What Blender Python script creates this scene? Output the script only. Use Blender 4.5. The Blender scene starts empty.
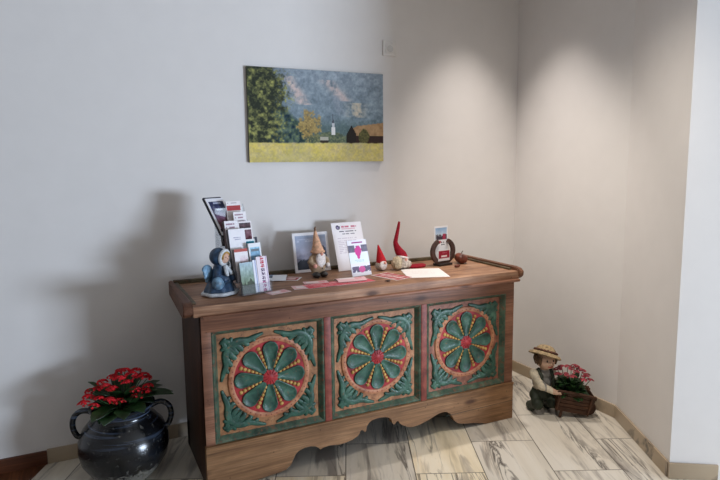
import bpy, bmesh, math, random
import numpy as np
from mathutils import Vector, Matrix, Euler
random.seed(7)
R = math.radians
C = bpy.context.scene.collection
S = bpy.context.scene

# ------------------------------------------------------------------ camera, light, exposure
cam = bpy.data.cameras.new('camera'); co = bpy.data.objects.new('camera', cam); C.objects.link(co)
yaw, pitch, roll = R(25.738), R(-7.424), R(-.623)
fw = Vector((math.sin(yaw)*math.cos(pitch), math.cos(yaw)*math.cos(pitch), math.sin(pitch)))
rt = Vector((math.cos(yaw), -math.sin(yaw), 0)); up = rt.cross(fw)
rt2 = rt*math.cos(roll)+up*math.sin(roll); up2 = up*math.cos(roll)-rt*math.sin(roll)
m = Matrix((rt2, up2, -fw)).transposed().to_4x4(); m.translation = Vector((-2.2944, -3.0323, 1.40))
co.matrix_world = m
cam.sensor_width = 36; cam.lens = 588.04*36/720; cam.clip_start = .05
S.camera = co

w = bpy.data.worlds.new('world'); S.world = w; w.use_nodes = True
w.node_tree.nodes['Background'].inputs[0].default_value = (.98, .97, 1, 1)
w.node_tree.nodes['Background'].inputs[1].default_value = .205

def light(name, kind, loc, target, energy, color, **k):
    l = bpy.data.lights.new(name, kind); l.energy = energy; l.color = color
    for a, b in k.items(): setattr(l, a, b)
    o = bpy.data.objects.new(name, l); C.objects.link(o); o.location = loc
    o.rotation_euler = (Vector(target)-Vector(loc)).to_track_quat('-Z', 'Y').to_euler()
    return o
light('window_daylight', 'AREA', (3.2, -6.5, .45), (-1.6, 0, 1.2), 352, (.68, .81, 1), shape='RECTANGLE', size=1.9, size_y=1.2)
light('corner_downlight', 'SPOT', (-.13, -.42, 2.68), (-.13, -.42, 0), 78, (1, .92, .86), spot_size=R(72), spot_blend=1.0, shadow_soft_size=.035)

light('right_side_fill', 'SPOT', (-1.05, -1.40, 2.68), (.0, -.85, .40), 78, (1, .91, .80), spot_size=R(76), spot_blend=1.0, shadow_soft_size=.06)  # added unseen spot that lifts the right wall, floor and gardener

S.view_settings.view_transform = 'Standard'; S.view_settings.look = 'None'
S.view_settings.gamma = 1; S.view_settings.use_curve_mapping = False
S.view_settings.exposure = 0.30

# ------------------------------------------------------------------ helpers
def lin(c):
    if isinstance(c, str):
        c = [int(c[i:i+2], 16) for i in (0, 2, 4)]
    r = [x/255 for x in c[:3]]
    return tuple((x/12.92 if x <= .04045 else ((x+.055)/1.055)**2.4) for x in r)+(1,)

class N:
    """thin wrapper round a node tree"""
    def __init__(s, name):
        s.m = bpy.data.materials.new(name); s.m.use_nodes = True; s.t = s.m.node_tree
        s.b = s.t.nodes['Principled BSDF']
    def n(s, kind, **k):
        x = s.t.nodes.new('ShaderNode'+kind)
        for a, b in k.items():
            if a.startswith('_'): x.inputs[a[1:].replace('_', ' ')].default_value = b
            else: setattr(x, a, b)
        return x
    def l(s, a, b): s.t.links.new(a, b)
    def coords(s, scale=(1, 1, 1), rot=(0, 0, 0), loc=(0, 0, 0)):
        tc = s.n('TexCoord'); mp = s.n('Mapping')
        mp.inputs['Scale'].default_value = scale; mp.inputs['Rotation'].default_value = rot; mp.inputs['Location'].default_value = loc
        s.l(tc.outputs['Object'], mp.inputs['Vector']); return mp.outputs[0]
    def noise(s, vec, scale, detail=4, dist=0, rough=.55):
        x = s.n('TexNoise'); x.inputs['Scale'].default_value = scale; x.inputs['Detail'].default_value = detail
        x.inputs['Distortion'].default_value = dist; x.inputs['Roughness'].default_value = rough
        s.l(vec, x.inputs['Vector']); return x.outputs['Fac']
    def ramp(s, fac, stops):
        x = s.n('ValToRGB'); e = x.color_ramp.elements
        while len(e) < len(stops): e.new(.5)
        for el, (p, c) in zip(e, stops):
            el.position = p; el.color = lin(c) if not isinstance(c, float) else (c, c, c, 1)
        s.l(fac, x.inputs[0]); return x.outputs[0]
    def mix(s, fac, a, b, mode='MIX'):
        x = s.n('Mix', data_type='RGBA', blend_type=mode)
        for v, i in ((fac, 0), (a, 6), (b, 7)):
            if hasattr(v, 'links'): s.l(v, x.inputs[i])
            else: x.inputs[i].default_value = v if i == 0 else lin(v)
        return x.outputs[2]
    def out(s, col, rough=.6, spec=.4, bump=None, bs=.2, dist=.002):
        if hasattr(col, 'links'): s.l(col, s.b.inputs['Base Color'])
        else: s.b.inputs['Base Color'].default_value = lin(col)
        s.b.inputs['Roughness'].default_value = rough; s.b.inputs['Specular IOR Level'].default_value = spec
        if bump is not None:
            x = s.n('Bump'); x.inputs['Strength'].default_value = bs; x.inputs['Distance'].default_value = dist
            s.l(bump, x.inputs['Height']); s.l(x.outputs[0], s.b.inputs['Normal'])
        return s.m

def plain(name, c, rough=.6, var=.12, scale=30, spec=.35, bs=.15):
    n = N(name); v = n.coords(); f = n.noise(v, scale, 5)
    d = tuple(max(0, x*(1-var)) for x in ([int(c[i:i+2], 16) for i in (0, 2, 4)]))
    l = tuple(min(255, x*(1+var*.7)) for x in ([int(c[i:i+2], 16) for i in (0, 2, 4)]))
    return n.out(n.ramp(f, [(.3, d), (.7, l)]), rough, spec, f, bs)

def wood(name, cs, axis=0, rough=.55, knots=True, seed=0., spec=.3):
    n = N(name)
    sc = [13., 13., 13.]; sc[axis] = 1.1
    v = n.coords(tuple(sc), loc=(seed, seed*.7, seed*1.3))
    f = n.noise(v, 1.0, 6, 1.2, .6)
    col = n.ramp(f, [(.28, cs[0]), (.5, cs[1]), (.72, cs[2])])
    sc2 = [150., 150., 150.]; sc2[axis] = 5.
    g = n.noise(n.coords(tuple(sc2)), 1.0, 3, .3)
    col = n.mix(.45, col, n.ramp(g, [(.35, (105, 100, 95)), (.65, (255, 255, 255))]), 'MULTIPLY')
    # broad wear and dirt
    wv = n.noise(n.coords((5, 5, 5), loc=(seed*2, 1, 3)), 1.0, 5, .6)
    col = n.mix(n.ramp(wv, [(.45, 0.0), (.75, .65)]), col, cs[0])
    if knots:
        sk = [9., 9., 9.]; sk[axis] = 3.4
        vo = n.n('TexVoronoi'); vo.inputs['Scale'].default_value = 1.0
        n.l(n.coords(tuple(sk), loc=(seed*3+.4, .2, seed)), vo.inputs['Vector'])
        col = n.mix(n.ramp(vo.outputs['Distance'], [(.06, .8), (.17, 0.0)]), col, (62, 34, 22))
        vo2 = n.n('TexVoronoi'); vo2.inputs['Scale'].default_value = 26.
        n.l(n.coords((1, 1, 1), loc=(seed, 0, 0)), vo2.inputs['Vector'])
        col = n.mix(n.ramp(vo2.outputs['Distance'], [(.05, .75), (.10, 0.0)]), col, (50, 28, 20))
    return n.out(col, rough, spec, g, .25, .0015)

def paint(name, cs, rough=.5, wear=(92, 62, 42), amt=.62, spec=.35):
    n = N(name); v = n.coords()
    f = n.noise(v, 22, 5, .5)
    col = n.ramp(f, [(.3, cs[0]), (.55, cs[1]), (.75, cs[2])])
    wv = n.noise(v, 55, 6, .3, .7)
    col = n.mix(n.ramp(wv, [(amt, 0.0), (amt+.10, .8)]), col, wear)
    return n.out(col, rough, spec, wv, .3, .001)

def vcol(name, rough=.5, spec=.35):
    n = N(name); a = n.n('Attribute', attribute_name='print')
    v = n.coords(); f = n.noise(v, 300, 2)
    return n.out(a.outputs['Color'], rough, spec, f, .05, .0003)

WM = {}
def wm(o): return (wm(o.parent) if o.parent else Matrix()) @ o.matrix_basis

def tag(o, label=None, cat=None, group=None, kind=None):
    if label: o['label'] = label
    if cat: o['category'] = cat
    if group: o['group'] = group
    if kind: o['kind'] = kind
    return o

def thing(name, label, cat, loc=(0, 0, 0), rz=0, group=None):
    o = bpy.data.objects.new(name, None); C.objects.link(o); o.empty_display_size = .05
    o.location = loc; o.rotation_euler = (0, 0, rz)
    return tag(o, label, cat, group)

class MB:
    def __init__(s): s.b = bmesh.new(); s.mi = 0
    def _f(s, vs):
        try: f = s.b.faces.new(vs); f.material_index = s.mi; return f
        except ValueError: return None
    def box(s, c, size, rot=(0, 0, 0), M=None, bev=0):
        q = bmesh.ops.create_cube(s.b, size=1)['verts']
        T = Matrix.Translation(c) @ Euler(rot).to_matrix().to_4x4() @ Matrix.Diagonal((*size, 1))
        if M is not None: T = M @ T
        for v in q: v.co = T @ v.co
        fs = {f for v in q for f in v.link_faces}
        for f in fs: f.material_index = s.mi
        if bev:
            es = {e for f in fs for e in f.edges}
            r = bmesh.ops.bevel(s.b, geom=list(es), offset=bev, segments=2, profile=.6, affect='EDGES')
            for f in r['faces']: f.material_index = s.mi
        return s
    def tube(s, pts, rad, seg=8, flat=None, caps=True):
        pts = [Vector(p) for p in pts]; n = len(pts)
        if not hasattr(rad, '__len__'): rad = [rad]*n
        rings = []; ref = None
        for i, p in enumerate(pts):
            t = (pts[min(i+1, n-1)]-pts[max(i-1, 0)]).normalized()
            if ref is None: ref = Vector((0, 0, 1)) if abs(t.z) < .9 else Vector((1, 0, 0))
            x = (ref-t*ref.dot(t)).normalized(); ref = x; y = t.cross(x)
            rg = []
            for k in range(seg):
                a = 2*math.pi*k/seg; d = (x*math.cos(a)+y*math.sin(a))*rad[i]
                if flat: d = Vector((d.x*flat[0], d.y*flat[1], d.z*flat[2]))
                rg.append(s.b.verts.new(p+d))
            rings.append(rg)
        for a, b in zip(rings, rings[1:]):
            for k in range(seg): s._f((a[k], a[(k+1) % seg], b[(k+1) % seg], b[k]))
        if caps: s._f(rings[0][::-1]); s._f(rings[-1])
        return s
    def lathe(s, prof, seg=32, c=(0, 0, 0), M=None, closed=False):
        rings = []
        for r, z in prof:
            rg = []
            for k in range(seg):
                a = 2*math.pi*k/seg; p = Vector((c[0]+r*math.cos(a), c[1]+r*math.sin(a), c[2]+z))
                rg.append(s.b.verts.new(M @ p if M is not None else p))
            rings.append(rg)
        pr = list(zip(rings, rings[1:]))
        if closed: pr.append((rings[-1], rings[0]))
        for a, b in pr:
            for k in range(seg): s._f((a[k], a[(k+1) % seg], b[(k+1) % seg], b[k]))
        if not closed: s._f(rings[0][::-1]); s._f(rings[-1])
        return s
    def ell(s, c, r, rot=(0, 0, 0), seg=16, M=None, fn=None):
        q = bmesh.ops.create_uvsphere(s.b, u_segments=seg, v_segments=max(6, seg*2//3), radius=1)['verts']
        if not hasattr(r, '__len__'): r = (r, r, r)
        T = Matrix.Translation(c) @ Euler(rot).to_matrix().to_4x4() @ Matrix.Diagonal((*r, 1))
        if M is not None: T = M @ T
        for v in q:
            if fn: v.co = fn(v.co)
            v.co = T @ v.co
        for f in {f for v in q for f in v.link_faces}: f.material_index = s.mi
        return s
    def prism(s, poly, y0, y1):
        """poly in x,z extruded along y"""
        a = [s.b.verts.new((x, y0, z)) for x, z in poly]; b = [s.b.verts.new((x, y1, z)) for x, z in poly]
        n = len(poly); s._f(a); s._f(b[::-1])
        for i in range(n): s._f((a[i], b[i], b[(i+1) % n], a[(i+1) % n]))
        return s
    def grid(s, fn, nu, nv):
        g = [[s.b.verts.new(fn(i/nu, j/nv)) for j in range(nv+1)] for i in range(nu+1)]
        for i in range(nu):
            for j in range(nv): s._f((g[i][j], g[i+1][j], g[i+1][j+1], g[i][j+1]))
        return s
    def xf(s, M):
        for v in s.b.verts: v.co = M @ v.co
        return s
    def build(s, name, mats, parent=None, smooth=True, world=False, ang=40, fix=True):
        if fix: bmesh.ops.recalc_face_normals(s.b, faces=s.b.faces[:])
        if world and parent is not None: s.xf(wm(parent).inverted())
        me = bpy.data.meshes.new(name)
        for f in s.b.faces: f.smooth = smooth
        if smooth:
            for e in s.b.edges:
                if len(e.link_faces) == 2 and e.calc_face_angle(0) > R(ang): e.smooth = False
        s.b.to_mesh(me); s.b.free()
        for mm in (mats if isinstance(mats, (list, tuple)) else [mats]): me.materials.append(mm)
        o = bpy.data.objects.new(name, me); C.objects.link(o)
        if parent is not None: o.parent = parent
        return o

def fuse(o, voxel):
    """melt the overlapping shapes of one mesh into one continuous skin"""
    md = o.modifiers.new('r', 'REMESH'); md.mode = 'VOXEL'; md.voxel_size = voxel; md.use_smooth_shade = True
    sm = o.modifiers.new('s', 'SMOOTH'); sm.iterations = 3; sm.factor = .5
    dg = bpy.context.evaluated_depsgraph_get(); dg.update()
    me = bpy.data.meshes.new_from_object(o.evaluated_get(dg)); me.name = o.name
    if not me.materials:
        for mm in o.data.materials: me.materials.append(mm)
    o.modifiers.clear(); o.data = me
    for p in me.polygons: p.use_smooth = True
    return o

def struct(name, mb, mat, smooth=False):
    return tag(mb.build(name, mat, smooth=smooth), kind='structure')

# value noise for printed pictures
def vnoise(x, y, seed=0):
    xi, yi = np.floor(x).astype(int), np.floor(y).astype(int); xf, yf = x-xi, y-yi
    h = lambda a, b: np.modf(np.abs(np.sin(a*127.1+b*311.7+seed*74.7)*43758.5453))[0]
    u, v = xf*xf*(3-2*xf), yf*yf*(3-2*yf)
    return (h(xi, yi)*(1-u)+h(xi+1, yi)*u)*(1-v)+(h(xi, yi+1)*(1-u)+h(xi+1, yi+1)*u)*v
def fbm(x, y, seed=0, o=4):
    r, a = 0, .5
    for i in range(o): r = r+a*vnoise(x*2**i, y*2**i, seed+i); a *= .5
    return r/(1-.5**o)
def RGB(*c): return np.array(c, float)
def blend(img, mask, col):
    mk = np.clip(mask, 0, 1)[..., None]; return img*(1-mk)+np.array(col, float)*mk

PR = vcol('printed paper'); PRC = vcol('printed canvas', .8, .2)
def printed(name, W, H, T, fn, parent=None, nu=40, nv=40, mat=None, side=None, M=None, bend=0):
    """thin sheet or board: picture on its front (-y), body behind; base edge at z=0"""
    us, vs = np.meshgrid((np.arange(nu)+.5)/nu, (np.arange(nv)+.5)/nv, indexing='ij')
    img = np.clip(fn(us, vs), 0, 255)/255
    img = np.where(img <= .04045, img/12.92, ((img+.055)/1.055)**2.4)
    vt, fc, cl = [], [], []
    bd = lambda u, v: -bend*math.sin(math.pi*v)
    for i in range(nu+1):
        for j in range(nv+1): vt.append(((i/nu-.5)*W, -T/2+bd(i/nu, j/nv), j/nv*H))
    ix = lambda i, j: i*(nv+1)+j
    for i in range(nu):
        for j in range(nv): fc.append((ix(i, j), ix(i+1, j), ix(i+1, j+1), ix(i, j+1))); cl.append(img[i, j])
    nf = len(fc); o0 = len(vt)
    for i in range(nu+1):
        for j in range(nv+1): vt.append(((i/nu-.5)*W, T/2+bd(i/nu, j/nv), j/nv*H))
    for i in range(nu):
        for j in range(nv): fc.append(tuple(o0+k for k in (ix(i, j), ix(i, j+1), ix(i+1, j+1), ix(i+1, j))))
    for i in range(nu):
        for j in (0, nv):
            q = (ix(i, j), o0+ix(i, j), o0+ix(i+1, j), ix(i+1, j)); fc.append(q if j == 0 else q[::-1])
    for j in range(nv):
        for i in (0, nu):
            q = (ix(i, j), ix(i, j+1), o0+ix(i, j+1), o0+ix(i, j)); fc.append(q if i == 0 else q[::-1])
    sc = lin(side or 'e8e4e0')[:3]
    for k in range(len(fc)-nf): cl.append(sc)
    if M is not None: vt = [tuple(M @ Vector(v)) for v in vt]
    me = bpy.data.meshes.new(name); me.from_pydata(vt, [], fc)
    at = me.attributes.new('print', 'FLOAT_COLOR', 'FACE')
    at.data.foreach_set('color', np.concatenate([np.array(cl), np.ones((len(cl), 1))], 1).astype(np.float32).ravel())
    me.materials.append(mat or PR); me.update()
    o = bpy.data.objects.new(name, me); C.objects.link(o)
    if parent is not None: o.parent = parent
    return o

# ------------------------------------------------------------------ setting
def plaster():
    n = N('white plaster'); f = n.noise(n.coords(), 9, 5); g = n.noise(n.coords(), 160, 3)
    return n.out(n.ramp(f, [(.3, (226, 222, 218)), (.7, (229, 225, 221))]), .75, .25, g, .08, .002)
M_WALL = plaster()

def marble(name, rot, loc, brick=True, cs=None):
    n = N(name); v = n.coords((1, 1, 1), (0, 0, rot), loc)
    br = n.n('TexBrick'); br.offset = .5; br.offset_frequency = 2
    for k, x in (('Scale', 1), ('Brick Width', .6), ('Row Height', .316), ('Mortar Size', .0022 if brick else 0), ('Mortar Smooth', .1), ('Bias', 0)):
        br.inputs[k].default_value = x
    br.inputs['Color1'].default_value = (0, 0, 0, 1); br.inputs['Color2'].default_value = (1, 1, 1, 1)
    br.inputs['Mortar'].default_value = (.5, .5, .5, 1)
    n.l(v, br.inputs['Vector'])
    # push every tile to its own part of the pattern
    sc = n.n('VectorMath', operation='MULTIPLY'); n.l(br.outputs['Color'], sc.inputs[0]); sc.inputs[1].default_value = (7.3, 31.7, 13.1)
    ad = n.n('VectorMath', operation='ADD'); n.l(v, ad.inputs[0]); n.l(sc.outputs[0], ad.inputs[1])
    st = n.n('Mapping'); st.inputs['Scale'].default_value = (.7, 6, 1); n.l(ad.outputs[0], st.inputs['Vector'])
    base = n.ramp(n.noise(st.outputs[0], 1.0, 5, 1.2), cs or [(.25, (180, 166, 138)), (.45, (228, 214, 184)), (.62, (242, 232, 210)), (.8, (232, 202, 146))])
    st2 = n.n('Mapping'); st2.inputs['Scale'].default_value = (.8, 9, 1); n.l(ad.outputs[0], st2.inputs['Vector'])
    vein = n.noise(st2.outputs[0], 1.0, 7, 2.0, .62)
    ab = n.n('Math', operation='SUBTRACT'); n.l(vein, ab.inputs[0]); ab.inputs[1].default_value = .5
    a2 = n.n('Math', operation='ABSOLUTE'); n.l(ab.outputs[0], a2.inputs[0])
    patch = n.noise(st.outputs[0], .8, 3, .5)
    if brick: base = n.mix(n.ramp(br.outputs['Color'], [(.30, .62), (.62, 0.0)]), base, (196, 192, 186))      # some tiles are greyer
    vm = n.ramp(a2.outputs[0], [(.0, .95), (.042, 0.0)])
    pm = n.ramp(patch, [(.44, .05), (.60, 1.0)])
    mu = n.n('Math', operation='MULTIPLY'); n.l(vm, mu.inputs[0]); n.l(pm, mu.inputs[1])
    col = n.mix(mu.outputs[0], base, (70, 64, 60))
    band = n.ramp(n.noise(st.outputs[0], 2.1, 4, .8), [(.56, 0.0), (.70, .75)])
    col = n.mix(band, col, (112, 104, 98))
    if brick: col = n.mix(br.outputs['Fac'], col, (88, 80, 70))
    return n.out(col, .28, .5)
A = R(-65.4)
M_TILE = marble('veined marble tile', A, (1.509, .414, 0))
M_SKIRT = marble('veined marble skirting', 0, (.3, .13, 0), False, [(.25, (134, 118, 98)), (.45, (164, 146, 122)), (.62, (180, 162, 138)), (.8, (166, 140, 110))])
M_WFLOOR = wood('brown floorboards', [(70, 40, 24), (104, 62, 38), (128, 80, 50)], 1, .35, False, 2.)
M_WBASE = wood('brown wood skirting', [(74, 40, 24), (108, 62, 38), (128, 76, 48)], 0, .4, False, 1.)

XC, W1, P2, P3 = .2966, -.8696, (.0032, -1.4085), (.1677, -1.5184)
VD = Vector((.909, -.416, 0)); UD = Vector((.416, .909, 0))
PE = Vector((P2[0], P2[1], 0))+Vector((P3[0]-P2[0], P3[1]-P2[1], 0)).normalized()*.95
CEIL = 2.75
def wallpoly(name, pts, th=.12):
    """upright slab whose room side runs along pts[0] -> pts[1]; built outwards (to the left of that direction)"""
    (x0, y0), (x1, y1) = pts; d = Vector((x1-x0, y1-y0, 0)).normalized(); nrm = Vector((-d.y, d.x, 0))*th
    b = MB(); a = Vector((x0, y0, 0)); c = Vector((x1, y1, 0))
    lo = [b.b.verts.new(p) for p in (a, c, c+nrm, a+nrm)]
    hi = [b.b.verts.new(p+Vector((0, 0, CEIL))) for p in (a, c, c+nrm, a+nrm)]
    b._f(lo[::-1]); b._f(hi)
    for i in range(4): b._f((lo[i], lo[(i+1) % 4], hi[(i+1) % 4], hi[i]))
    return struct(name, b, M_WALL)
wallpoly('wall_back', [(-4.6, 0), (XC, 0)])
wallpoly('wall_right', [(XC, 0), (XC, W1)])
wallpoly('wall_oblique', [(XC, W1), P2])
wallpoly('wall_front', [P2, (PE.x, PE.y)], .3)
LX = -2.496; k = -UD*6
LE = Vector((LX, 0, 0))+k
fl = MB(); fl._f([fl.b.verts.new(p) for p in [(LX, 0, 0), (LE.x, LE.y, 0), (3.2, LE.y, 0), (3.2, .1, 0), (XC, .1, 0), (XC, 0, 0)]])
struct('floor', fl, M_TILE)
fl = MB(); fl._f([fl.b.verts.new(p) for p in [(-6.2, 0, 0), (-6.2, LE.y, 0), (LE.x, LE.y, 0), (LX, 0, 0)]])
struct('floor_boards', fl, M_WFLOOR)
fl = MB(); fl.box((-1.4, -2.7, CEIL+.04), (9.2, 5.6, .08)); struct('ceiling', fl, M_WALL)

def skirting(name, a, b, mat, h=.0716, t=.012):
    a, b = Vector((*a, 0)), Vector((*b, 0)); d = (b-a).normalized(); nrm = Vector((d.y, -d.x, 0)); L = (b-a).length
    m = Matrix((d, -nrm, (0, 0, 1))).transposed().to_4x4(); m.translation = a
    q = MB(); q.box((L/2, -t/2, h/2), (L, t, h), bev=.0025)
    o = struct(name, q, mat, True); o.matrix_world = m; return o
skirting('baseboard_back', (LX, 0), (XC, 0), M_SKIRT)
skirting('baseboard_left', (-4.6, 0), (LX, 0), M_WBASE, .066, .016)
skirting('baseboard_right', (XC, -.012), (XC, W1-.004), M_SKIRT)
skirting('baseboard_oblique', (XC, W1), (P2[0], P2[1]), M_SKIRT)
skirting('baseboard_front', (P2[0]-.010, P2[1]), P3, M_SKIRT)

# ------------------------------------------------------------------ painted chest
X0, X1, YF, YB, HT = -1.862, -.208, -.603, -.10, .825
W_TOP = wood('worn tan pine lid', [(112, 78, 58), (174, 130, 100), (206, 166, 136)], 0, .5, True, 3.)
W_RAIL = wood('reddish worn pine rail', [(98, 62, 46), (146, 100, 76), (172, 126, 100)], 0, .5, True, 5.)
W_SKIRT = wood('light brown pine plinth', [(104, 72, 46), (152, 112, 76), (178, 136, 98)], 0, .55, True, 8.)
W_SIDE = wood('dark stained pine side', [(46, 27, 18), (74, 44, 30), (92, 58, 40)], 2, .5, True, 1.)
W_EDGE = wood('reddish brown pine cleat', [(72, 44, 32), (118, 78, 56), (146, 104, 76)], 1, .5, False, 4.)
P_BACK = paint('worn orange ground paint', [(128, 84, 56), (176, 122, 84), (196, 146, 106)], .5, (90, 56, 40), .565)
P_GREEN = paint('worn blue green paint', [(30, 60, 50), (54, 92, 76), (88, 124, 104)], .42, (120, 90, 62), .585)
P_BAND = paint('worn grey green border paint', [(40, 58, 46), (68, 90, 72), (106, 116, 94)], .5, (112, 74, 54), .52)
P_OLIVE = paint('olive brown rail paint', [(50, 44, 30), (84, 76, 54), (112, 104, 78)], .55, (100, 72, 52), .5)
P_BACK2 = paint('reddish worn ground paint', [(110, 66, 50), (152, 98, 76), (174, 122, 96)], .5, (86, 50, 42), .56)
P_BACK0 = paint('dull ochre ground paint', [(116, 78, 50), (160, 112, 74), (180, 134, 94)], .5, (84, 52, 36), .555)
P_DARK = paint('dark green outline paint', [(24, 34, 30), (36, 52, 46), (52, 72, 62)], .5, (60, 40, 30), .68)
P_RED = paint('worn red paint', [(116, 26, 30), (168, 42, 46), (190, 66, 64)], .5, (110, 60, 46), .64)
P_RUST = paint('worn rust red stile paint', [(96, 42, 34), (136, 66, 54), (156, 90, 72)], .5, (80, 50, 38), .58)
P_RING = paint('worn salmon ring paint', [(138, 84, 56), (182, 122, 88), (204, 148, 112)], .5, (96, 60, 44), .62)
P_BEAD = paint('yellow ochre bead paint', [(146, 106, 50), (196, 154, 84), (216, 178, 110)], .5, (110, 72, 40), .7)

chest = thing('painted_chest', 'long antique wooden chest with three carved green and red rosette panels', 'chest', (-1.035, -.35, 0))
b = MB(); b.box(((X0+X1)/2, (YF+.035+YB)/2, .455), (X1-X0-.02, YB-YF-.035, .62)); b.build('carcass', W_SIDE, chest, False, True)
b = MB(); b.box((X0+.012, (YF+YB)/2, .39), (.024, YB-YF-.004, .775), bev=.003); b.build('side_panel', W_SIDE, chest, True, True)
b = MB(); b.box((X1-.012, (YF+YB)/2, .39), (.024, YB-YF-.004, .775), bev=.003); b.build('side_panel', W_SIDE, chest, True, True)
# top rail, middle stiles, end stiles
b = MB(); b.box(((X0+X1)/2, YF+.018, .745), (X1-X0, .036, .084), bev=.003); b.build('top_rail', W_RAIL, chest, True, True)
PAN = [(-1.822, -1.312), (-1.278, -.792), (-.758, -.262)]
for xa, xb in ((X0, PAN[0][0]), (PAN[2][1], X1)):
    b = MB(); b.box(((xa+xb)/2, YF+.018, .45), (xb-xa, .036, .51), bev=.002); b.build('stile', W_RAIL, chest, True, True)
for xa, xb in ((PAN[0][1], PAN[1][0]), (PAN[1][1], PAN[2][0])):
    b = MB(); b.box(((xa+xb)/2, YF+.014, .453), (xb-xa, .034, .504), bev=.004); b.build('stile', P_RUST, chest, True, True)
# scalloped plinth
sk = [(-1.64, .004), (-1.588, .011), (-1.545, .013), (-1.512, .019), (-1.487, .039), (-1.476, .062), (-1.464, .083), (-1.445, .097), (-1.42, .104), (-1.39, .104), (-1.368, .099), (-1.352, .088),
      (-1.344, .078), (-1.325, .084), (-1.293, .086), (-1.25, .080), (-1.215, .081), (-1.18, .088), (-1.152, .099), (-1.138, .112), (-1.136, .122), (-1.128, .127), (-1.116, .121), (-1.111, .112), (-1.103, .118), (-1.100, .140), (-1.088, .155), (-1.07, .165),
      (-1.035, .170), (-1.0, .166), (-.978, .158), (-.965, .146), (-.960, .126), (-.950, .117), (-.940, .123), (-.934, .131), (-.924, .128), (-.916, .114), (-.90, .102), (-.876, .090), (-.856, .083), (-.825, .082), (-.798, .086), (-.75, .098),
      (-.702, .116), (-.68, .122), (-.655, .123), (-.635, .118), (-.616, .105), (-.600, .082), (-.588, .060), (-.572, .046), (-.552, .038), (-.52, .031), (-.487, .026), (-.45, .020), (-.41, .012), (-.388, .003)]
poly = [(X0-.002, .0)]+sk+[(X1+.002, .0), (X1+.002, .197), (X0-.002, .197)]
b = MB(); b.prism(poly, YF-.006, YF+.026); b.build('plinth', W_SKIRT, chest, False, True)
b = MB(); b.prism([(-.64, .0965), (-.2045, .1005), (-.2045, .1025), (-.64, .0985)], YF-.0065, YF+.0); b.build('plinth_seam', P_DARK, chest, False, True)
b = MB(); b.box(((X0+X1)/2, YF+.002, .2005), (X1-X0+.006, .03, .012), bev=.003); b.build('plinth_ledge', W_SKIRT, chest, True, True)
for x in (X0+.03, X1-.03):
    b = MB(); b.box((x, YB-.04, .075), (.06, .07, .15), bev=.004); b.build('rear_foot', W_SIDE, chest, True, True)

# carved panels
PZ0, PZ1 = .207, .703
def petal(c, ang, r0=.034, r1=.160, wmax=.034):
    q = MB(); n = 22; ol = []
    for i in range(n+1):
        t = i/n
        ww = (.0085+(wmax-.0085)*(t/.72)**.85) if t < .72 else wmax*math.sqrt(max(0, 1-((t-.72)/.28)**2))
        ol.append((r0+(r1-r0)*t, ww))
    pts = [(x, y) for x, y in ol]+[(x, -y) for x, y in ol[-2::-1]]
    cx = r0+(r1-r0)*.6
    ca, sa = math.cos(ang), math.sin(ang)
    rings = []
    for s_, d in ((1.07, .001), (1.05, .0075), (.95, .0085), (.86, .0055), (.55, .0032), (.2, .0028)):
        rg = []
        for x, y in pts:
            px, py = cx+(x-cx)*s_, y*s_
            rg.append(q.b.verts.new((c[0]+px*ca-py*sa, c[1]-d, c[2]+px*sa+py*ca)))
        rings.append(rg)
    m_ = len(pts)
    for ri, (a, e) in enumerate(zip(rings, rings[1:])):
        q.mi = 1 if ri == 0 else 0
        for i in range(m_): q._f((a[i], a[(i+1) % m_], e[(i+1) % m_], e[i]))
    q.mi = 0; q._f(rings[-1])
    return q
def spiral(p, ang, r, turns, k):
    return [(p[0]+r*(1-t*.75)*math.cos(ang+k*turns*2*math.pi*t), p[1]+r*(1-t*.75)*math.sin(ang+k*turns*2*math.pi*t)) for t in [i/10 for i in range(11)]]
def curve(ps, n=14):
    """smooth Catmull-Rom through 2D points"""
    ps = [ps[0]]+list(ps)+[ps[-1]]; out = []
    for i in range(1, len(ps)-2):
        a, b_, c_, d = [Vector((*p, 0)) for p in ps[i-1:i+3]]
        for k_ in range(n//2):
            t = k_/(n//2)
            out.append(.5*((2*b_)+(c_-a)*t+(2*a-5*b_+4*c_-d)*t*t+(3*b_-a-3*c_+d)*t**3))
    out.append(Vector((*ps[-2], 0))); return [(v.x, v.y) for v in out]
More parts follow.
